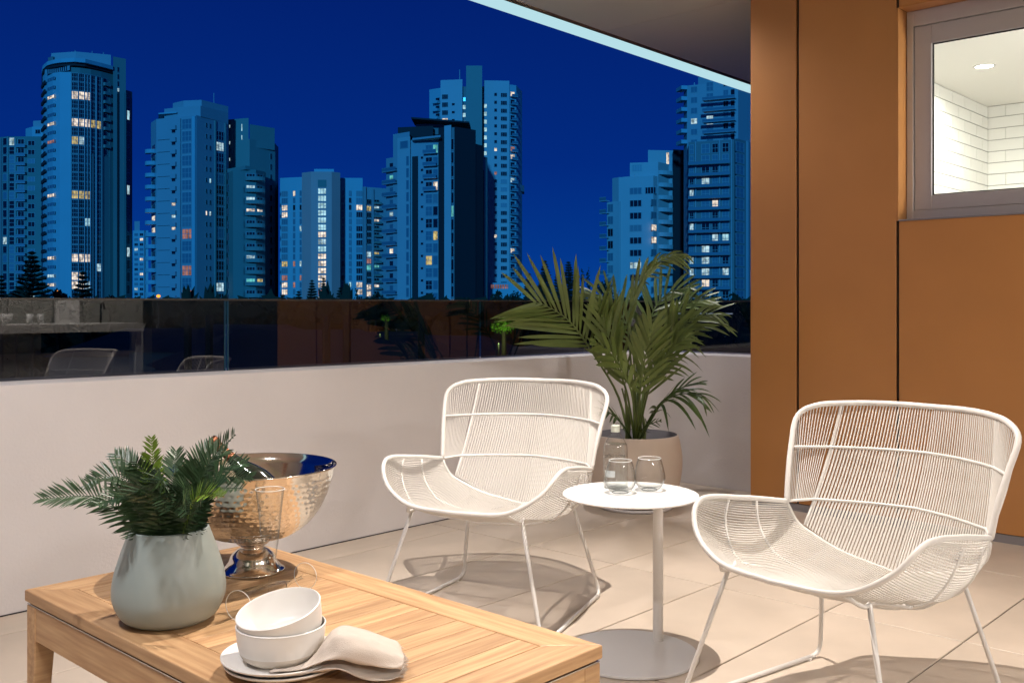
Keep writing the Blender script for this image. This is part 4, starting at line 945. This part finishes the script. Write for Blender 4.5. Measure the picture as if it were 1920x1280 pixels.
# --- second tower with round balconies
b = Bld(240, 345, 'grey tower with round corner balconies and stepped roof, left of centre')
pA = [(283, 246), (293, 241), (368, 236), (428, 246)]
b.block(pA, 222, 'pale', back=14)
b.block([(308, 241), (333, 239), (376, 237), (428, 246)], 203, 'pale', ybot=223, back=12, name='penthouse'); b.block([(324, 243), (344, 240), (378, 239), (428, 247)], 189, 'pale', ybot=204, back=10, name='roof_plant')
b.block([(390, 242), (428, 248)], 193, 'mid', ybot=224, back=8, name='roof_plant'); b.block([(297, 240), (331, 238.4)], 212, 'bluewhite', ybot=214.5, back=8, name='canopy')
b.mast(401, 190, 168, .1)
b.strip(pA, 331, 340, 226, 'pale', proud=.4); b.strip(pA, 362, 367.5, 224, 'bluewhite', proud=.4)
pw = {}
L_ = {9: 'lp', 14: 'lp', 15: 'lp', 12: 'lp', 8: 'c'}
b.col(pA, 341, 360.5, 227, YB, 22.6, .86, 'b', 3, 2, lits=L_, mix=None)
b.col(pA, 322, 330, 239, YB, 22.6, .55, 'd', 1, 1, lits={6: 'lw', 7: 'lc', 8: 'lw', 15: 'lw'}); b.balc(pA, 324, 334, 246, YB, 22.6, 'solid', 'pale', 1.0)
for y in range(262, 590, 23): b.place(wm(1, 1, 'd'), pA, 293.5, 330, b.z(y+.5), .09, 'joint')
y = 262; b.col([(283, 246), (293, 241)], 285, 292, 268, YB, 22.4, .6, 'd', 1, 1, lits={7: 'lw', 6: 'lw'})
b.balc([(272, 243.5), (300, 240.5)], 276, 294, 286, YB, 22.4, 'round', 'bluewhite', 1.5)
b.col(pA, 385, 388, 232, YB, 20.5, .42, 'd', 1, 1, lits={8: 'lw'}); b.col(pA, 392, 395.5, 232, YB, 20.5, .42, 'd', 1, 1, lits={8: 'lc'})
b.strip(pA, 402, 404, 224, 'mid', proud=.3); b.col(pA, 404.5, 420, 242, YB, 20.5, .84, 'd', 3, 2, mix=['d', 'd', 'b']); b.strip(pA, 421, 423, 224, 'mid', proud=.3)
b3 = Bld(250, 475, 'dark grey tower with a slit of lit stair windows behind the rounded balconies')
pB = [(425, 252), (468, 249), (516, 256), (522, 262)]
b3.block([(425, 252), (466, 249.5)], 222, 'mid', back=14); b3.block(pB, 262, 'mid', back=14); b3.block([(468, 249.3), (515, 255)], 234, 'mid', ybot=276, back=8, name='roof_plant')
b3.col([(425, 252), (466, 249.5)], 452.8, 454.8, 232, 325, 20.8, .68, 'ls', 1, 1); b3.col([(425, 252), (466, 249.5)], 430, 432, 232, 320, 31, .2, 'lc', 1, 1)
b3.col(pB, 506, 510, 282, YB, 20, .65, 'd', 1, 1)
pf = [(428, 243), (437, 240), (460, 238), (480, 238.5), (497, 242)]
b3.block(pf, 330, 'dim', back=8, name='front_wing'); b3.block([(426, 243), (460, 237), (498, 242)], 324, 'mid', ybot=331, back=8, name='parapet')
b3.col(pf, 461, 479, 337, YB, 20.8, .60, 'd', 3, 1, lits={1: 'lc', 3: 'lw', 7: 'lc', 9: 'lt', 11: 'lw'}); b3.col(pf, 481, 493, 337, YB, 20.8, .60, 'd', 2, 1, lits={3: 'lw', 9: 'ly'})
b3.balc(pf, 459, 498, 350, YB, 20.8, 'round', 'mid', 1.6); b3.col(pf, 425.5, 428.5, 345, YB, 20.8, .6, 'd', 1, 1)
# --- wide lower block with lit stair column
b = Bld(248, 620, 'wide pale block with a grey-brown central bay of brightly lit stair windows')
q = [(525, 250), (566, 248), (638, 248), (680, 249), (724, 253)]
b.block(q[:2], 332, 'bluewhite'); b.block([(638, 248.5), (680, 249)], 333, 'bluewhite'); b.block([(680, 249.3), (724, 253)], 349, 'pale')
b.block([(566, 244), (583, 242), (622, 242), (638, 244)], 328, 'mauve', name='stair_bay'); b.block([(589, 246), (626, 246)], 319, 'bluewhite', ybot=329, back=6, name='roof_plant')
qs = [(566, 244), (583, 242), (622, 242), (638, 244)]
b.col(qs, 595.5, 612.5, 358.5, YB, 13.2, .80, 'ls', 3, 2, lits={6: 'lw', 7: 'lc', 10: 'lw', 11: 'lw', 12: 'lw', 13: 'lw', 14: 'lp', 15: 'lw', 9: 'lw'})
b.strip(qs, 596, 612, 343, 'dim', ybot=356, proud=.1)
mx = ['b', 'b', 'c', 'c', 'b']
b.col(q, 528, 540, 357, YB, 13.2, .82, 'b', 3, 1, mix=mx, lits={2: 'lw', 3: 'lw', 9: 'c', 10: 'ly', 13: 'lw', 14: 'lw', 5: 'c', 12: 'lp'})
b.col(q, 549.5, 554, 357, YB, 13.2, .82, 'b', 1, 1, mix=mx, lits={2: 'd', 10: 'lp', 13: 'lp'}); b.col(q, 562, 565.8, 357, YB, 13.2, .82, 'b', 1, 1, mix=mx, lits={2: 'd', 10: 'lc', 12: 'lp'})
b.col(q, 640.5, 645.5, 357, YB, 13.2, .75, 'b', 1, 1, mix=['b', 'b', 'd']); b.col(q, 654, 658.5, 357, YB, 13.2, .75, 'b', 1, 1, mix=['b', 'b', 'd'])
b.col(q, 667.5, 680, 357, YB, 13.2, .8, 'b', 3, 1, mix=['b', 'd', 'd', 'c'], lits={2: 'lw', 13: 'lw', 14: 'lw'})
b.col(q, 687, 696, 372, YB, 12.4, .8, 'd', 2, 1, mix=['b', 'd', 'd'], lits={1: 'ly', 8: 'lc', 9: 'lp', 10: 'lt', 13: 'lw', 14: 'lw'})
b.col(q, 701, 711, 372, YB, 12.4, .55, 'd', 2, 1, mix=['b', 'd', 'd'], lits={1: 'lc', 8: 'ly', 10: 'lt', 13: 'lw', 3: 'lw'}); b.balc(q, 700, 712, 381, YB, 12.4, 'solid', 'mid', 1.1)
b.strip(q, 682, 685, 349, 'pale', proud=.4); b.strip(q, 697, 699.5, 352, 'pale', proud=.4)
# --- tall white tower behind
b = Bld(242, 895, 'tallest slim white tower with two columns of lit stair windows')
q = [(805, 245), (868, 242), (968, 244), (981, 252)]
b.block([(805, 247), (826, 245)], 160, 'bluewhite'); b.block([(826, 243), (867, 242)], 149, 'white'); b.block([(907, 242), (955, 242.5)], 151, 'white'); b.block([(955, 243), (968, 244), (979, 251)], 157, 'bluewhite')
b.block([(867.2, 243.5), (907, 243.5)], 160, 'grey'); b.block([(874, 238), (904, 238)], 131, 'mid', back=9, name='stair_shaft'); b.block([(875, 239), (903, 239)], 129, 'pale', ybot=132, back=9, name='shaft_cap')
b.block([(832, 246), (840, 246)], 146, 'white', ybot=150, back=4, name='roof_plant'); b.mast(862, 150, 124)
for i in range(5): b.block([(806+i*4, 343.5), (808+i*4, 343.5)], 160, 'bluewhite', ybot=166, back=.6, name='crenel') if False else None
qs = [(826, 243), (867, 242)]
b.col(qs, 828.5, 840.5, 176, 250, 14.9, .62, 'd', 3, 1); b.col(qs, 847, 853, 193, 250, 14.9, .3, 'd', 1, 1)
qm = [(867.2, 243.5), (907, 243.5)]
b.col(qm, 867.5, 873.3, 180, 250, 14.9, .55, 'ls', 1, 1, lits={0: 'd'}); b.balc([(805, 247), (826, 245)], 816, 826, 190, 250, 14.9, 'solid', 'bluewhite', 1.3); b.col([(805, 247), (826, 245)], 817, 825, 178, 250, 14.9, .6, 'd', 1, 1)
b.col(qm, 904.3, 906.8, 178, 190, 14.9, .6, 'd', 1, 1)
qr = [(907, 242), (955, 242.5)]
b.col(qr, 907.5, 913, 195, YB, 14.75, .55, 'ls', 1, 1)
b.col(qr, 926.5, 932, 174, YB, 14.75, .42, 'd', 1, 1, lits={7: 'lw', 10: 'lp'}); b.col(qr, 938.5, 951, 174, YB, 14.75, .55, 'd', 3, 1, mix=['d', 'd', 'd', 'b'])
qb = [(955, 243), (968, 244)]
b.col(qb, 956.5, 965, 170, YB, 14.75, .6, 'd', 1, 1, lits={7: 'lp', 8: 'lw', 11: 'lc', 20: 'lw'}); b.balc(qb, 955.5, 967, 181, YB, 14.75, 'glass', 'bluewhite', 1.2)
b.block([(974, 248), (983, 251)], 340, 'pale', ybot=352, back=6, name='flare')
b.block([(915, 236), (985, 236)], 531, 'bluewhite', back=20, name='podium'); b.col([(915, 236), (985, 236)], 918, 955, 534, 541, 10, .8, 'lp', 8, 1)
# --- dark and white tower in front of it
b = Bld(220, 815, 'black and white tower with slanted roof canopy, in front of the tallest tower')
q = [(735, 226), (747, 221.5), (768, 219), (822, 216), (852, 214), (893, 219), (915, 226)]
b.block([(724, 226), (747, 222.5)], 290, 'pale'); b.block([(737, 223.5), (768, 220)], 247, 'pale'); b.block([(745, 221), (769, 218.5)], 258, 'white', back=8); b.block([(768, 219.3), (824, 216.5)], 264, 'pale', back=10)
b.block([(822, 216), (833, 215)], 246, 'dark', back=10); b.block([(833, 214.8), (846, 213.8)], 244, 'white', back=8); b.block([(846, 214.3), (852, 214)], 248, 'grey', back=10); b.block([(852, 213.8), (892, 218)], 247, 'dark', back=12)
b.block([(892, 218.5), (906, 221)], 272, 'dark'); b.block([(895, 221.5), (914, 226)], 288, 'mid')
b.block([(746, 224), (812, 222)], 233, 'dark', ybot=254, back=8, name='penthouse'); b.block([(780, 226), (830, 224), (872, 226)], 224, 'grey', ybot=246, back=6, name='penthouse')
# slanted canopy
c0_, c1_ = P2(771, 221), P2(880, 218); n_ = Vector((0, 9, 0)); m = MB(); za, zb = b.z(221), b.z(234)
m.add([(c0_.x, c0_.y, za), (c1_.x, c1_.y, zb), (c1_.x, c1_.y+9, zb), (c0_.x, c0_.y+9, za), (c0_.x, c0_.y, za+.35), (c1_.x, c1_.y, zb+.35), (c1_.x, c1_.y+9, zb+.35), (c0_.x, c0_.y+9, za+.35)], [(0,3,2,1),(4,5,6,7),(0,1,5,4),(1,2,6,5),(2,3,7,6),(3,0,4,7)]).build('roof_canopy', C_['dark'], b.e)
b.block([(773, 217), (826, 213)], 263.5, 'pale', ybot=267, back=4, name='canopy_slab')
ql = [(724, 226), (747, 222.5)]
b.col(ql, 730, 746, 300, YB, 23.4, .62, 'd', 2, 1, lits={1: 'lt', 7: 'lw', 2: 'b'}, mix=['d', 'd', 'b']); b.balc([(720, 226), (748, 222)], 721, 747, 318, YB, 23.4, 'glass', 'pale', .8)
qa = [(745, 221), (769, 218.5)]
b.col(qa, 750, 766, 265, 275, 20, .7, 'b', 1, 1); b.col(qa, 762, 767, 294, YB, 22.3, .80, 'b', 1, 1)
qc = [(768, 219.3), (824, 216.5)]
b.strip(qc, 773.5, 784, 295, 'dark', proud=.2); b.col(qc, 789, 794, 296, YB, 22.8, .2, 'd', 1, 1); b.col(qc, 798, 811, 275, YB, 22.8, .78, 'd', 2, 2, lits={0: 'b', 9: 'ly'}, mix=['d', 'd', 'b']); b.col(qc, 812, 821.5, 275, YB, 22.8, .78, 'd', 1, 1, lits={0: 'lt', 3: 'lw', 7: 'ly', 4: 'c'}, mix=['d', 'b', 'b'])
b.balc(qc, 797, 822, 293, 365, 22.8, 'glass', 'pale', 1.2)
b.col([(833, 214.8), (846, 213.8)], 845, 849, 268, YB, 24, .85, 'd', 1, 1) if False else b.col([(846, 214.3), (852, 214)], 846.3, 851, 268, YB, 24.4, .88, 'd', 1, 1, lits={5: 'lt'})
b.strip([(895, 221.5), (914, 226)], 897.5, 906, 315, 'dark', proud=.2); b.col([(895, 221.5), (914, 226)], 898.5, 905, 357, YB, 63, .02, 'lt', 1, 1)
# --- stepped white block right of centre
b = Bld(250, 1200, 'stepped pale block with wide windows and curved corner balconies, right of the gap')
q = [(1135, 256), (1160, 250), (1225, 247), (1263, 254)]
b.block([(1148, 252.5), (1160, 250.4), (1225, 247.2), (1234, 249)], 332, 'white'); b.block([(1138, 253), (1164, 250)], 377, 'white'); b.block([(1181, 250.4), (1234, 248.8), (1262, 254.5)], 305, 'white', back=10); b.block([(1215, 252), (1262, 253)], 279, 'white', back=8)
b.block([(1168, 252), (1183, 250.6)], 330, 'white'); b.block([(1153, 253), (1172, 251)], 351, 'white'); b.block([(1234, 250), (1262, 255)], 305, 'grey', back=10)
qf = [(1148, 252.5), (1160, 250.4), (1225, 247.2), (1234, 249)]
b.col(qf, 1180, 1204, 353, YB, 23.1, .54, 'd', 3, 1, mix=['d', 'd', 'c'], lits={0: 'b'}); b.col(qf, 1209, 1231, 353, 360, 23.1, .54, 'd', 4, 1); b.col(qf, 1220.5, 1231, 376, YB, 23.1, .52, 'b', 2, 1, lits={2: 'lw', 3: 'lw', 0: 'c'}); b.col([(1181, 250.4), (1234, 248.8)], 1185, 1204, 309, 315, 20, .6, 'b', 4, 1)
b.col([(1138, 253), (1164, 250)], 1139.5, 1150, 381, YB, 23.1, .66, 'd', 2, 1, mix=['d', 'b', 'c']); b.balc([(1130, 254), (1152, 251)], 1131, 1143, 376, YB, 23.1, 'glass', 'white', 1.4)
b.col([(1153, 253), (1172, 251)], 1155, 1168, 358, 365, 20, .7, 'd', 2, 1); b.col([(1168, 252), (1183, 250.6)], 1169, 1177, 334, 340, 20, .6, 'd', 1, 1)
b.col([(1234, 250), (1262, 255)], 1236, 1261, 309, YB, 23.1, .55, 'd', 2, 1, lits={0: 'd', 2: 'lp', 3: 'lp', 4: 'ly', 5: 'd', 9: 'ly'}); b.balc([(1232, 249), (1262, 253)], 1233, 1262, 328, YB, 23.1, 'round', 'white', 1.6)
b.col([(1215, 252), (1262, 253)], 1249, 1254.5, 282, 290, 30, .8, 'lw', 1, 1)
b.block([(1262, 250), (1292, 252)], 280, 'dark', back=12, name='dark_slab')
# --- towers at the right
b = Bld(238, 1350, 'large grey tower with grid windows and long balconies beside the copper column')
qu = [(1282, 238), (1288, 235), (1384, 230), (1420, 240)]
b.block(qu, 166, 'pale'); b.block([(1309, 237), (1330, 235), (1420, 238)], 147, 'pale', ybot=167, back=8, name='roof_plant'); b.block([(1301, 238), (1303, 238)], 155, 'pale', ybot=167, back=1, name='vent')
b.col(qu, 1295, 1308, 169, 275, 19.5, .56, 'b', 2, 1, lits={3: 'lc'}); b.col(qu, 1324, 1338, 163, 275, 20.5, .84, 'b', 2, 2, lits={3: 'lc'}); b.col(qu, 1356, 1366, 160, 275, 20, .7, 'd', 2, 1, mix='bd'); b.col(qu, 1370, 1378, 160, 275, 20, .7, 'd', 1, 1, mix='bd')
b.balc([(1318, 232), (1384, 228.5)], 1321, 1381, 202, 268, 20, 'glass', 'pale', 2.2, frac=.8); b.balc([(1276, 239), (1290, 234)], 1279, 1289, 174, 275, 20, 'solid', 'bluewhite', 1.5)
ql = [(1291, 230), (1376, 226), (1382, 225), (1425, 234)]
b.block(ql, 277, 'grey', name='lower_wing')
for x0, x1, mxx in ((1293, 1301, 'bbdb'), (1315, 1331, 'dbb'), (1335, 1347, 'bbd'), (1354, 1367, 'bdb'), (1379, 1395, 'bbb')):
    L_ = {1293: {4: 'lc', 7: 'lc', 10: 'lc', 11: 'lc'}, 1315: {3: 'lc', 9: 'lc', 10: 'lc', 11: 'lc', 12: 'lw'}}.get(x0, {})
    b.col(ql, x0, x1, 282, YB, 20.3, .86, 'b', 2, 2, mix=list(mxx), lits=L_)
for x in (1305, 1350, 1372, 1400): b.strip(ql, x-1.2, x+1.2, 277, 'pale', proud=.5)
y = 321
while y < 590: b.place(bmesh_('glass', 'grey'), [(1291, 229), (1372, 225.5)], 1292, 1370, b.z(y), 1.9, 'balcony', 1.2); y += 20.3
# ---- low things on the ground: houses, trees, lamps
roofm = mat('house_roof', (.055, .07, .10), .6, var=.3, scale=.5); hw = mat('house_wall', (.12, .12, .12), .8)
def house(px, D, py, w, d, rot, label, mt=None):
    p = P2(px, D); zt = zpx(py, D); e_ = empty('house', (p.x, p.y, GZ), rot, label=label, cat='house', group='houses below the terrace')
    ze = zt-2.2; m = MB().box((-w/2+.5, -d/2+.5, GZ), (w/2-.5, d/2-.5, ze)); Mx = Matrix.Translation((p.x, p.y, 0)) @ Matrix.Rotation(rot, 4, 'Z'); m.xform(Mx).build('wall', hw, e_)
    r = MB().add([(-w/2, -d/2, ze), (w/2, -d/2, ze), (w/2, d/2, ze), (-w/2, d/2, ze), (-w/2+d/2, 0, zt), (w/2-d/2, 0, zt)], [(0,3,2,1), (0,1,5,4), (1,2,5), (2,3,4,5), (3,0,4)])
    r.xform(Mx).build('roof', mt or roofm, e_)
    return e_
for i, (px, D, py, w, d, rot) in enumerate(((560, 62, 618, 17, 9, .5), (470, 85, 608, 18, 11, -.3), (690, 75, 622, 16, 8, .2), (800, 95, 628, 22, 10, -.4), (930, 70, 655, 15, 9, .4), (1395, 60, 650, 12, 9, .1), (1080, 110, 640, 20, 12, .2), (300, 90, 615, 18, 12, .3), (620, 120, 640, 22, 12, -.5))):
    house(px, D, py, w, d, rot, 'dark hip-roofed house '+['under the right end of the grey tower', 'beyond the glass joint, under the rounded balconies', 'under the right end of the wide pale block', 'under the black and white tower', 'below the floodlit green tree', 'against the copper column, right of the palm', 'behind the left fronds of the palm', 'under the street lamp at the left', 'farthest back under the lit stair bay'][i])
lp = empty('carpark_canopy', P2(1330, 105)+Vector((0, 0, GZ)), label='long low canopy with bright white strip lights behind the palm', cat='canopy')
a, c = P2(1240, 108), P2(1378, 104)
MB().prism([(a.x, a.y), (c.x, c.y), (c.x, c.y+5), (a.x, a.y+5)], zpx(586.5, 105), zpx(580, 105)).build('roof', C_['dark'], lp); 
for t0, t1 in ((.08, .30), (.42, .58), (.62, .80), (.84, .97)):
    p, q_ = a.lerp(c, t0), a.lerp(c, t1); MB().prism([(p.x, p.y-.02), (q_.x, q_.y-.02), (q_.x, q_.y+.2), (p.x, p.y+.2)], zpx(588.9, 105), zpx(586.8, 105)).build('strip_lamp', emis('strip', (.75, .9, 1), 1.4), lp)
for t0 in (.02, .5, .98): p = a.lerp(c, t0); MB().tube([Vector((p.x, p.y+1, GZ)), Vector((p.x, p.y+1, zpx(587, 105)))], .12, 6).build('post', C_['dark'], lp)
folm = mat('far_foliage', (.018, .030, .014), .9); folb = mat('trunk_bark', (.03, .025, .02), .9)
def pine(px, D, ytop, wpx, label, tiers=None, seed=0):
    r_ = random.Random(seed+int(px)); p = P2(px, D); zt = zpx(ytop, D); H_ = zt-GZ; e_ = empty('norfolk_pine', (p.x, p.y, GZ), label=label, cat='tree', group='norfolk pines on the skyline')
    MB().tube([Vector((p.x, p.y, GZ)), Vector((p.x, p.y, GZ+H_*.6)), Vector((p.x, p.y, zt))], [.28, .16, .03], 6).build('trunk', folb, e_)
    m = MB(); maxr = wpx/F*D/2; vis = (562-ytop)/F*D*1.1; span = max(vis*1.6, 6); n = int(span/.42)
    for i in range(n):
        t = (i+.4)/n; zz = zt-span*t-.1; rr = maxr*min(1, ((zt-zz)/vis)**.85+.04)*r_.uniform(.8, 1.08)
        nb = 7
        for k in range(nb):
            a = 2*math.pi*(k+r_.random()*.5)/nb; L_ = rr*r_.uniform(.75, 1.1); d = Vector((math.cos(a), math.sin(a), 0)); s = Vector((-d.y, d.x, 0))
            st = Vector((p.x, p.y, zz)); up = L_*r_.uniform(.05, .30)
            nn = 8
            for j in range(nn):
                u = (j+.6)/nn; c = st+d*L_*u+Vector((0, 0, up*u*u)); w_ = L_*.16*(1-u*.5)+.10
                for sg in (-1, 1):
                    tip = c+d*w_*1.1+s*sg*w_*1.5+Vector((0, 0, r_.uniform(.0, .5)*w_)); h_ = Vector((0, 0, .13))
                    m.add([c-d*.22, c+d*.30, tip], [(0, 1, 2)]); m.add([c-h_, c+h_*1.4, tip], [(0, 1, 2)])
                m.add([c-h_-d*w_, c+h_*1.5-d*w_, c+d*w_*1.6+h_*.6], [(0, 1, 2)]); m.add([c-s*.16-d*w_, c+s*.16-d*w_, c+d*w_*1.6], [(0, 1, 2)])
    m.build('crown', folm, e_)
for px, D, yt, w, lb in ((60, 95, 470, 72, 'large Norfolk pine silhouette at the far left'), (155, 95, 508, 40, 'Norfolk pine silhouette in front of the curved tower'), (3, 110, 515, 22, 'small Norfolk pine at the extreme left edge'), (560, 150, 545, 14, 'small Norfolk pine in front of the pale block'), (585, 150, 524, 22, 'Norfolk pine left of the dark spiky palm'), (607, 160, 520, 15, 'thin Norfolk pine beside the dark spiky palm'), (638, 150, 538, 18, 'small Norfolk pine between two spiky palms'),
    (1022, 150, 488, 44, 'tallest Norfolk pine in the skyline gap'), (1066, 165, 490, 46, 'broad Norfolk pine right of the tallest one'), (992, 160, 512, 30, 'lower Norfolk pine left of the tallest one'), (1045, 150, 512, 30, 'lower Norfolk pine between the two tall ones'), (530, 150, 552, 12, 'tiny Norfolk pine at the edge of the grey tower')):
    pine(px, D, yt, w, lb)
def shrub(px, D, ytop, wpx, label, n=500, mt=folm, shape='round', name='tree', cat='tree', group='dark trees below the towers', leaf=.32):
    r_ = random.Random(int(px*3+D)); p = P2(px, D); zt = zpx(ytop, D); rad = wpx/F*D/2; e_ = empty(name, (p.x, p.y, GZ), label=label, cat=cat, group=group)
    h = (rad*1.1 if name == 'floodlit_tree' else rad*2.4) if shape == 'round' else (zt-GZ)*.9; zc = zt-h/2
    MB().tube([Vector((p.x, p.y, GZ)), Vector((p.x, p.y, zc))], [.3, .12], 6).build('trunk', folb, e_)
    m = MB(); lobes = [(Vector((r_.uniform(-.6, .6)*rad, r_.uniform(-.6, .6)*rad, r_.uniform(-.38, .38)*h)), r_.uniform(.35, .6)) for _ in range(9)]
    for i in range(n):
        if shape == 'round': lc, lr = r_.choice(lobes); v = Vector((r_.gauss(0, 1), r_.gauss(0, 1), r_.gauss(0, 1))).normalized()*lr*rad*r_.uniform(.5, 1.1); c = Vector((p.x, p.y, zc))+lc+v
        else:
            t = r_.random()**.8; a = r_.uniform(0, 6.28); rr = rad*min(1, t*1.6+.08)*r_.uniform(.4, 1.1); c = Vector((p.x+rr*math.cos(a), p.y+rr*math.sin(a), zt-t*h))
        d = Vector((r_.gauss(0, 1), r_.gauss(0, 1), r_.gauss(0, .7)+.3)).normalized()*leaf; s = d.cross(Vector((r_.random(), r_.random(), r_.random()))).normalized()*leaf*.45
        m.add([c-s*.6, c+d*.5-s, c+d*1.1, c+d*.5+s], [(0, 1, 2, 3)])
    m.build('crown', mt, e_)
    return e_, Vector((p.x, p.y, zc))
where = {1092: 'left one of a pair behind the palm', 1103: 'right one of a pair behind the palm', 1085: 'shortest, just left of the pair', 1125: 'at the foot of the stepped white block', 668: 'beside the spiky palms', 110: 'right of the large Norfolk pine', 30: 'left of the large Norfolk pine', 205: 'below the curved tower', 960: 'at the foot of the tallest tower', 930: 'left of the floodlit tree', 1010: 'under the tallest Norfolk pine', 1060: 'under the broad Norfolk pine', 1150: 'behind the palm fronds', 1275: 'behind the right-hand palm fronds', 1385: 'against the copper column', 705: 'at the right end of the wide pale block', 870: 'below the black tower', 690: 'just right of the narrow conifer by the spiky palms', 1210: 'below the stepped white block, behind the palm'}
for px, D, yt, w, sh in ((1092, 130, 505, 14, 'col'), (1103, 135, 500, 15, 'col'), (1085, 140, 518, 12, 'col'), (1125, 140, 528, 40, 'round'), (668, 140, 540, 20, 'col'), (110, 100, 545, 28, 'round'), (30, 110, 548, 36, 'round'), (205, 110, 556, 26, 'round'), (960, 130, 540, 40, 'round'), (930, 130, 548, 30, 'round'), (1010, 120, 530, 50, 'round'), (1060, 115, 532, 55, 'round'), (1150, 120, 545, 50, 'round'), (1275, 120, 556, 40, 'round'), (1385, 120, 552, 40, 'round'), (705, 130, 550, 24, 'round'), (870, 130, 560, 30, 'round'), (690, 120, 556, 30, 'round'), (1210, 120, 552, 40, 'round')):
    shrub(px, D, yt, w, ('narrow dark conifer, ' if sh == 'col' else 'rounded dark tree ')+where[px], 420, shape=sh)
def spiky(px, D, ytop, wpx, n, label, seed):
    r_ = random.Random(seed); p = P2(px, D); zb = zpx(590, D); L_ = zpx(ytop, D)-zb; e_ = empty('spiky_palm', (p.x, p.y, GZ), label=label, cat='palm', group='dark spiky palms in front of the towers')
    MB().tube([Vector((p.x, p.y, GZ)), Vector((p.x, p.y, zb))], .14, 6).build('trunk', folb, e_); m = MB(); hw_ = wpx/F*D/2
    for k in range(n):
        t = -1+2*(k+.5)/n+r_.uniform(-.1, .1); y_ = r_.uniform(-.5, .5); hh = L_*(1-.55*abs(t)**1.7)*r_.uniform(.75, 1.0); tip = Vector((p.x+hw_*t, p.y+y_*hw_, zb+hh)); b0 = Vector((p.x, p.y, zb)); mid = b0.lerp(tip, .5)+Vector((-.06*hw_*t, 0, .12*hh)); wv = Vector((.11, .04, 0))
        m.add([b0-wv*.5, b0+wv*.5, mid+wv, tip, mid-wv], [(0, 1, 2, 3, 4)])
    m.build('crown', folm, e_)
spiky(352, 34, 528, 62, 14, 'dark spiky palm left of the other in front of the grey tower', 3); spiky(392, 34, 522, 40, 11, 'dark spiky palm right of the other in front of the grey tower', 4); spiky(612, 34, 520, 46, 12, 'dark spiky palm in front of the lit stair bay', 5); spiky(650, 34, 520, 34, 10, 'dark spiky palm right of the lit stair bay', 6); spiky(790, 40, 548, 40, 9, 'low dark spiky palm under the black and white tower', 8)
# far treeline mass
r_ = random.Random(11); m = MB()
for i in range(9000):
    px = r_.uniform(-200, 1500); D = r_.uniform(118, 260); zt = zpx(566+r_.uniform(-5, 8), D); zz = GZ+(zt-GZ)*r_.random()**.5; p = P2(px, D); d = Vector((r_.gauss(0, 1), r_.gauss(0, .5), r_.gauss(0, .8))).normalized()*r_.uniform(.7, 1.7); s = Vector((-d.z, 0, d.x))*.5; c = Vector((p.x, p.y, zz))
    m.add([c-s, c+d, c+s, c-d], [(0, 1, 2, 3)])
m.build('treeline', folm, kind='stuff', label='low dark mass of treetops along the horizon')
# lit bushes
gm = mat('lit_bush_leaf', (.12, .32, .02), .7, var=.4, scale=2)
for px, D, py, w, lb in ((945, 58, 593, 62, 'bright green floodlit tree seen just above the parapet left of the palm'), (725, 66, 592, 17, 'small green floodlit treetop seen through the tinted glass')):
    e_, c = shrub(px, D, py, w, lb, 1100 if w > 30 else 350, gm, name='floodlit_tree', group='floodlit green trees', leaf=.10)
    d = bpy.data.lights.new('garden_light', 'POINT'); d.energy = 450 if w > 30 else 160; d.color = (.75, 1, .25); d.shadow_soft_size = .1
    g_ = empty('garden_light', (c.x-.3, c.y-1.1, GZ), label='garden spotlight on a pole lighting the '+('larger' if w > 30 else 'smaller')+' green tree', cat='garden light'); MB().tube([Vector((c.x-.3, c.y-1.1, GZ)), Vector((c.x-.3, c.y-1.1, c.z-1.0))], .05, 6).build('pole', C_['dark'], g_)
    l = bpy.data.objects.new('bulb', d); COL.objects.link(l); l.parent = g_; l.location = (0, -.1, c.z-.9-GZ)
# street lamps
for px, D, py, s_, lb in ((297, 120, 555, .42, 'glowing orange street lamp at the foot of the grey tower'), (107, 130, 545, .22, 'small orange street lamp behind the large pine')):
    p = P2(px, D-6); z = zpx(py, D-6); o = empty('street_lamp', (p.x, p.y, GZ), label=lb, cat='street lamp', group='orange street lamps')
    MB().tube([Vector((p.x, p.y, GZ)), Vector((p.x, p.y, z-.1))], .07, 6).build('pole', C_['dark'], o)
    MB().lathe([(0, -s_*.5), (s_*.45, -s_*.3), (s_*.55, 0), (s_*.4, s_*.3), (0, s_*.45)], 12, org=(p.x, p.y, z)).build('lamp_head', emis('sodium', (1, .30, .03), 2.2), o, smooth=True)
